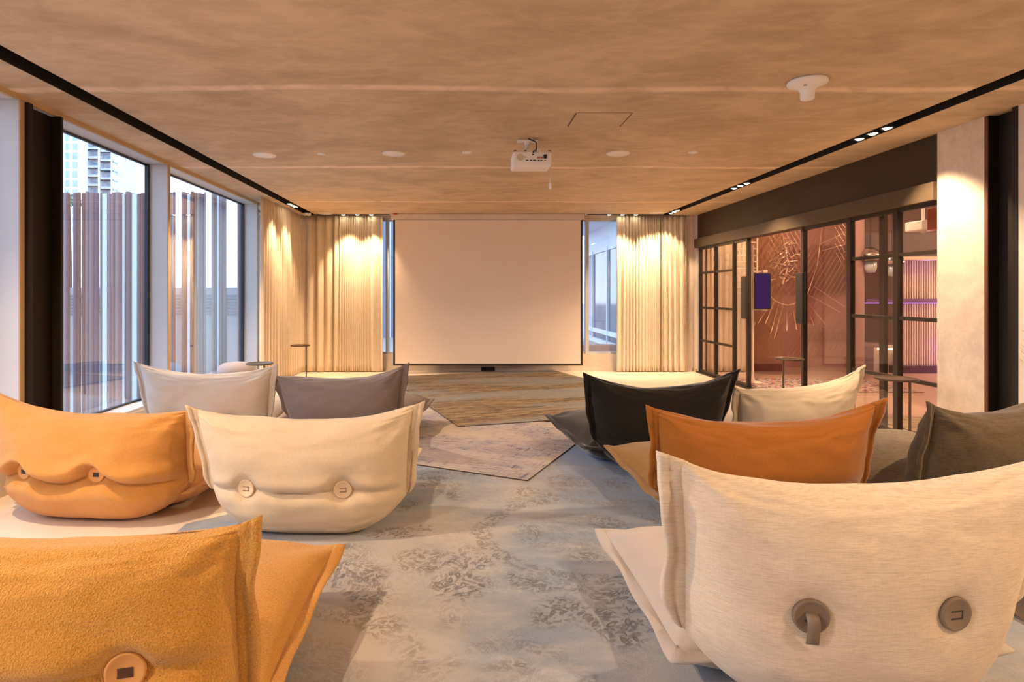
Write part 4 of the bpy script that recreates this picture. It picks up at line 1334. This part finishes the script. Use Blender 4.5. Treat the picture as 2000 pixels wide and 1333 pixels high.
for k in range(16):
    x_ = r2.uniform(1500, 1536); y_ = 470 + k * 5.4 + r2.uniform(-3, 3)
    pts = []
    for q in range(7):
        pts.append((x_ + q * r2.uniform(3.5, 7), y_ + r2.uniform(-5, 5) - q * 1.2, r2.uniform(-0.08, 0.08)))
    wtube('tangled_wire', pts, 0.008)
wtube('stem_wire', [(1528, 460, 0), (1534, 490, 0.02), (1540, 515, 0), (1533, 540, 0.02), (1528, 555, 0)], 0.016)

# ladder rack and the purple tablet on its white stand
lm2 = plain('pale_cream_metal', (0.80, 0.66, 0.52), 0.4)
t = thing('ladder_rack', 'pale ladder-like rack on the lounge wall beside the curtain', 'rack', at(1458, 600, 9.9))
o0 = t.location.copy()
for px in (1438, 1479):
    a_, b_ = at(px, 470, 9.9) - o0, at(px, 600, 9.9) - o0; a_.z = nc - o0.z
    bm = B(); tube(bm, [a_, b_], 0.014, 8); obj('upright', bm, lm2, t, True)
for k in range(9):
    a_, b_ = at(1438, 474 + k * 12.6, 9.9) - o0, at(1479, 474 + k * 12.6, 9.9) - o0
    bm = B(); tube(bm, [a_, b_], 0.011, 8); obj('rung', bm, lm2, t, True)
ys_ = 8.9
base = at(1470, 744, ys_)
t = thing('tablet_stand', 'thin pale floor stand holding a purple tablet behind the glass doors', 'stand', (base.x, ys_, 0.009))
bm = B(); tube(bm, [(0, 0, 0.03), (0, 0, at(0, 480, ys_).z)], 0.017, 12); obj('pole', bm, lm2, t, True)
bm = B(); lathe(bm, [(0, 0), (0.13, 0), (0.13, 0.012), (0.03, 0.03), (0.03, 0.07), (0, 0.07)], 28); obj('base', bm, lm2, t, True)
for pz in (532, 606):
    bm = B(); z_ = at(0, pz, ys_).z; box(bm, 0.0, 0.20, -0.035, 0.0, z_ - 0.012, z_ + 0.012); box(bm, 0.12, 0.18, -0.075, -0.03, z_ - 0.02, z_ + 0.02, 0, 0.004); obj('clamp', bm, lm2, t)
ta, tb = at(1473, 534, ys_ - 0.09), at(1505, 604, ys_ - 0.09)
t = thing('tablet', 'dark purple tablet screen clamped to the pale stand', 'tablet', ((ta.x + tb.x) / 2, ys_ - 0.09, tb.z))
hw = (tb.x - ta.x) / 2; hh = ta.z - tb.z
bm = B(); box(bm, -hw, hw, -0.012, 0.012, 0, hh, 0, 0.005); obj('body', bm, M['black'], t)
bm = B(); box(bm, -hw + 0.012, hw - 0.02, -0.0135, -0.012, 0.012, hh - 0.012); obj('display', bm, emit('purple_display', (0.10, 0.035, 0.17), 0.22), t)

# rugs in the lounge
bm = B(); box(bm, XR + 0.13, XN, -1.0, 12.1, 0.0, 0.003); struct('floor_lounge', bm, m_plaster('brown_lounge_floor', (0.42, 0.28, 0.19), (0.52, 0.36, 0.26), 1.2, 0.35, 0.02))
def quad(pts): return [Vector(p) for p in pts]
rug([(4.05, 8.0), (6.0, 8.0), (6.0, 9.35), (4.05, 9.35)], 0.003, 0.009, m_rug('red_rug', 'red'), 'red patterned rug behind the glass doors')
rug([(4.2, 3.2), (6.2, 3.2), (6.2, 6.4), (4.2, 6.4)], 0.003, 0.009, m_rug('tan_rug', 'tan'), 'worn tan rug behind the near glass bay')

# bar with ribbed front, purple and warm light strips
purple = emit('purple_strip', (0.50, 0.20, 1.0), 1.3)
warm = emit('warm_strip', (1.0, 0.62, 0.30), 2.4)
yb_ = 10.55
xb0, xb1 = at(1735, 0, yb_).x, at(1990, 0, yb_).x
xm = at(1735, 0, yb_).x
t = thing('bar_counter', 'pale bar counter with a warm light strip under its edge behind the glass', 'counter', (xb0, yb_, 0))
xc0 = at(1684, 0, yb_).x - xb0
zt_ = at(0, 676, yb_).z; zl_ = at(0, 690, yb_).z
bm = B(); box(bm, xc0, at(1798, 0, yb_).x - xb0, -0.45, 0.3, zt_, zt_ + 0.05, 0, 0.006); obj('counter_top', bm, lm2, t)
bm = B(); box(bm, xc0, at(1790, 0, yb_).x - xb0, -0.40, -0.38, zt_ - 0.03, zt_ - 0.002); obj('light_strip', bm, warm, t)
bm = B(); box(bm, xc0, at(1790, 0, yb_).x - xb0, -0.30, 0.3, 0.0, zt_); obj('counter_body', bm, gmat('lilac_white_panel', (0.60, 0.52, 0.52)), t)
t = thing('ribbed_screen', 'ribbed reeded panel wall lit from behind beside the bar', 'panel', (xb0, yb_ - 0.5, 0))
ym_ = yb_ - 0.5
xr0, xr1 = at(1752, 0, ym_).x, at(1905, 0, ym_).x
ribm = plain('cream_rib', (0.66, 0.52, 0.40), 0.5)
bm = B(); box(bm, xr0 - xb0, xr1 - xb0, 0.03, 0.05, 0.12, 2.15); obj('backing', bm, gmat('rib_backing', (0.24, 0.15, 0.10)), t)
bm = B()
k = 0
xx = xr0
while xx < xr1:
    box(bm, xx - xb0, xx - xb0 + 0.017, -0.01, 0.03, 0.12, 2.15); xx += 0.040
tag(obj('rib', bm, ribm, t), kind='stuff')
bm = B(); z_ = at(0, 588, ym_).z; box(bm, xr0 - xb0 - 0.6, xr1 - xb0, -0.16, -0.011, z_ - 0.03, z_ + 0.035); obj('shelf', bm, gmat('violet_shelf', (0.16, 0.08, 0.22)), t)
bm = B(); box(bm, xr0 - xb0 - 0.6, xr1 - xb0, -0.10, -0.06, z_ - 0.042, z_ - 0.031); obj('light_strip', bm, purple, t)
bm = B(); box(bm, xr0 - xb0 - 0.1, xr1 - xb0, -0.06, 0.05, 0.0, 0.12); obj('plinth', bm, gmat('dark_plinth', (0.10, 0.05, 0.07)), t)
bm = B(); z_ = at(0, 470, ym_).z; box(bm, at(1683, 0, ym_).x - xb0, xr1 - xb0, -0.10, 0.05, z_ - 0.0, z_ + 0.10); obj('head_beam', bm, ribm, t)
bm = B(); box(bm, at(1683, 0, ym_).x - xb0, xr1 - xb0, -0.09, -0.02, z_ - 0.014, z_ - 0.001); obj('light_strip', bm, purple, t)
# bulkhead above the bar
bm = B(); za, zb2 = at(0, 500, 9.6).z, at(0, 455, 9.6).z
box(bm, at(1683, 0, 9.6).x, XN, 9.6, 9.9, za, zb2); struct('lounge_bulkhead', bm, gmat('dark_bulkhead', (0.13, 0.10, 0.09)))
bm = B(); box(bm, at(1683, 0, 9.6).x, XN, 9.62, 9.9, za - 0.06, za); struct('trim_5', bm, gmat('cream_cove', (0.60, 0.48, 0.36)))
# duct, white box, red box on the lounge ceiling
t = thing('ceiling_duct', 'fat round air duct under the lounge ceiling', 'duct', (7.0, 8.4, 2.75))
bm = B(); tube(bm, [(-1.6, 0.6, 0.05), (0.0, 0.2, 0.0), (2.8, -0.6, -0.02)], 0.14, 24); obj('duct_body', bm, gmat('duct_metal', (0.42, 0.33, 0.27), 0.4), t, True)
for q in (0.3, 1.2, 2.1):
    bm = B(); c_ = Vector((0, 0.2, 0)).lerp(Vector((2.8, -0.6, -0.02)), q / 2.8); d_ = Vector((2.8, -0.8, -0.02)).normalized()
    tube(bm, [c_ - d_ * 0.02, c_ + d_ * 0.02], 0.150, 24); obj('duct_band', bm, gmat('duct_band', (0.30, 0.22, 0.18)), t, True)
t = thing('lounge_projector', 'white box projector under the lounge ceiling by the column', 'projector', at(1803, 442, 7.6))
bm = B(); box(bm, -0.12, 0.13, -0.15, 0.15, -0.06, 0.06, 0, 0.012); obj('housing', bm, M['white'], t)
bm = B(); tube(bm, [(0, 0, 0.06), (0, 0, nc - t.location.z)], 0.015, 8); obj('drop_pole', bm, M['white'], t)
bm = B(); lathe(bm, [(0, -0.09), (0.035, -0.085), (0.04, -0.05), (0, -0.05)], 16); obj('lens_hood', bm, M['white'], t, True)
t = thing('red_cabinet', 'small red box high up beside the plaster column', 'box', at(1828, 428, 6.4))
bm = B(); box(bm, -0.035, 0.12, -0.08, 0.08, -0.11, 0.12, 0, 0.01); obj('box_body', bm, M['redp'], t)
bm = B(); tube(bm, [(0.04, 0, 0.12), (0.04, 0, nc - t.location.z)], 0.012, 8); obj('drop_rod', bm, M['redp'], t)
# chrome dome pendants over the bar
for (px, py) in ((1700, 505), (1742, 512)):
    p_ = at(px, py, 9.3)
    t = thing('dome_pendant', 'chrome dome pendant lamp over the bar, %s' % ('left of the pair' if px == 1700 else 'right of the pair, partly behind the door frame'), 'lamp', p_)
    bm = B(); lathe(bm, [(0.0, 0.17), (0.05, 0.165), (0.10, 0.13), (0.145, 0.06), (0.165, -0.03), (0.16, -0.03), (0.14, 0.05), (0, 0.15)], 32); obj('shade', bm, plain('chrome', (0.65, 0.62, 0.62), 0.12, 1.0), t, True)
    bm = B(); lathe(bm, [(0, -0.22), (0.06, -0.215), (0.085, -0.15), (0.085, -0.05), (0, -0.03)], 24); obj('glass_globe', bm, plain('pearl_globe', (0.55, 0.62, 0.62), 0.15, 0.2), t, True)
    bm = B(); tube(bm, [(0, 0, 0.165), (0, 0, nc - p_.z)], 0.004, 6); obj('cord', bm, M['black'], t)

def lounge_light(x, y, z, watts, col, r=0.06):
    l = bpy.data.lights.new('lounge_light', 'POINT'); l.energy = watts; l.color = col; l.shadow_soft_size = r
    o = bpy.data.objects.new('lounge_light', l); C.objects.link(o); o.location = (x, y, z)
lounge_light(5.0, 8.3, 2.9, 60, (1.0, 0.62, 0.40))
lounge_light(7.6, 8.0, 2.6, 70, (1.0, 0.66, 0.46))
lounge_light(6.2, 4.8, 2.9, 55, (1.0, 0.66, 0.42))
lounge_light(8.0, 9.7, 0.4, 4.5, (0.55, 0.25, 1.0))
lounge_light(7.4, 9.8, 1.75, 1.0, (0.62, 0.35, 1.0))
lounge_light(8.4, 9.3, 1.2, 26, (1.0, 0.66, 0.40))
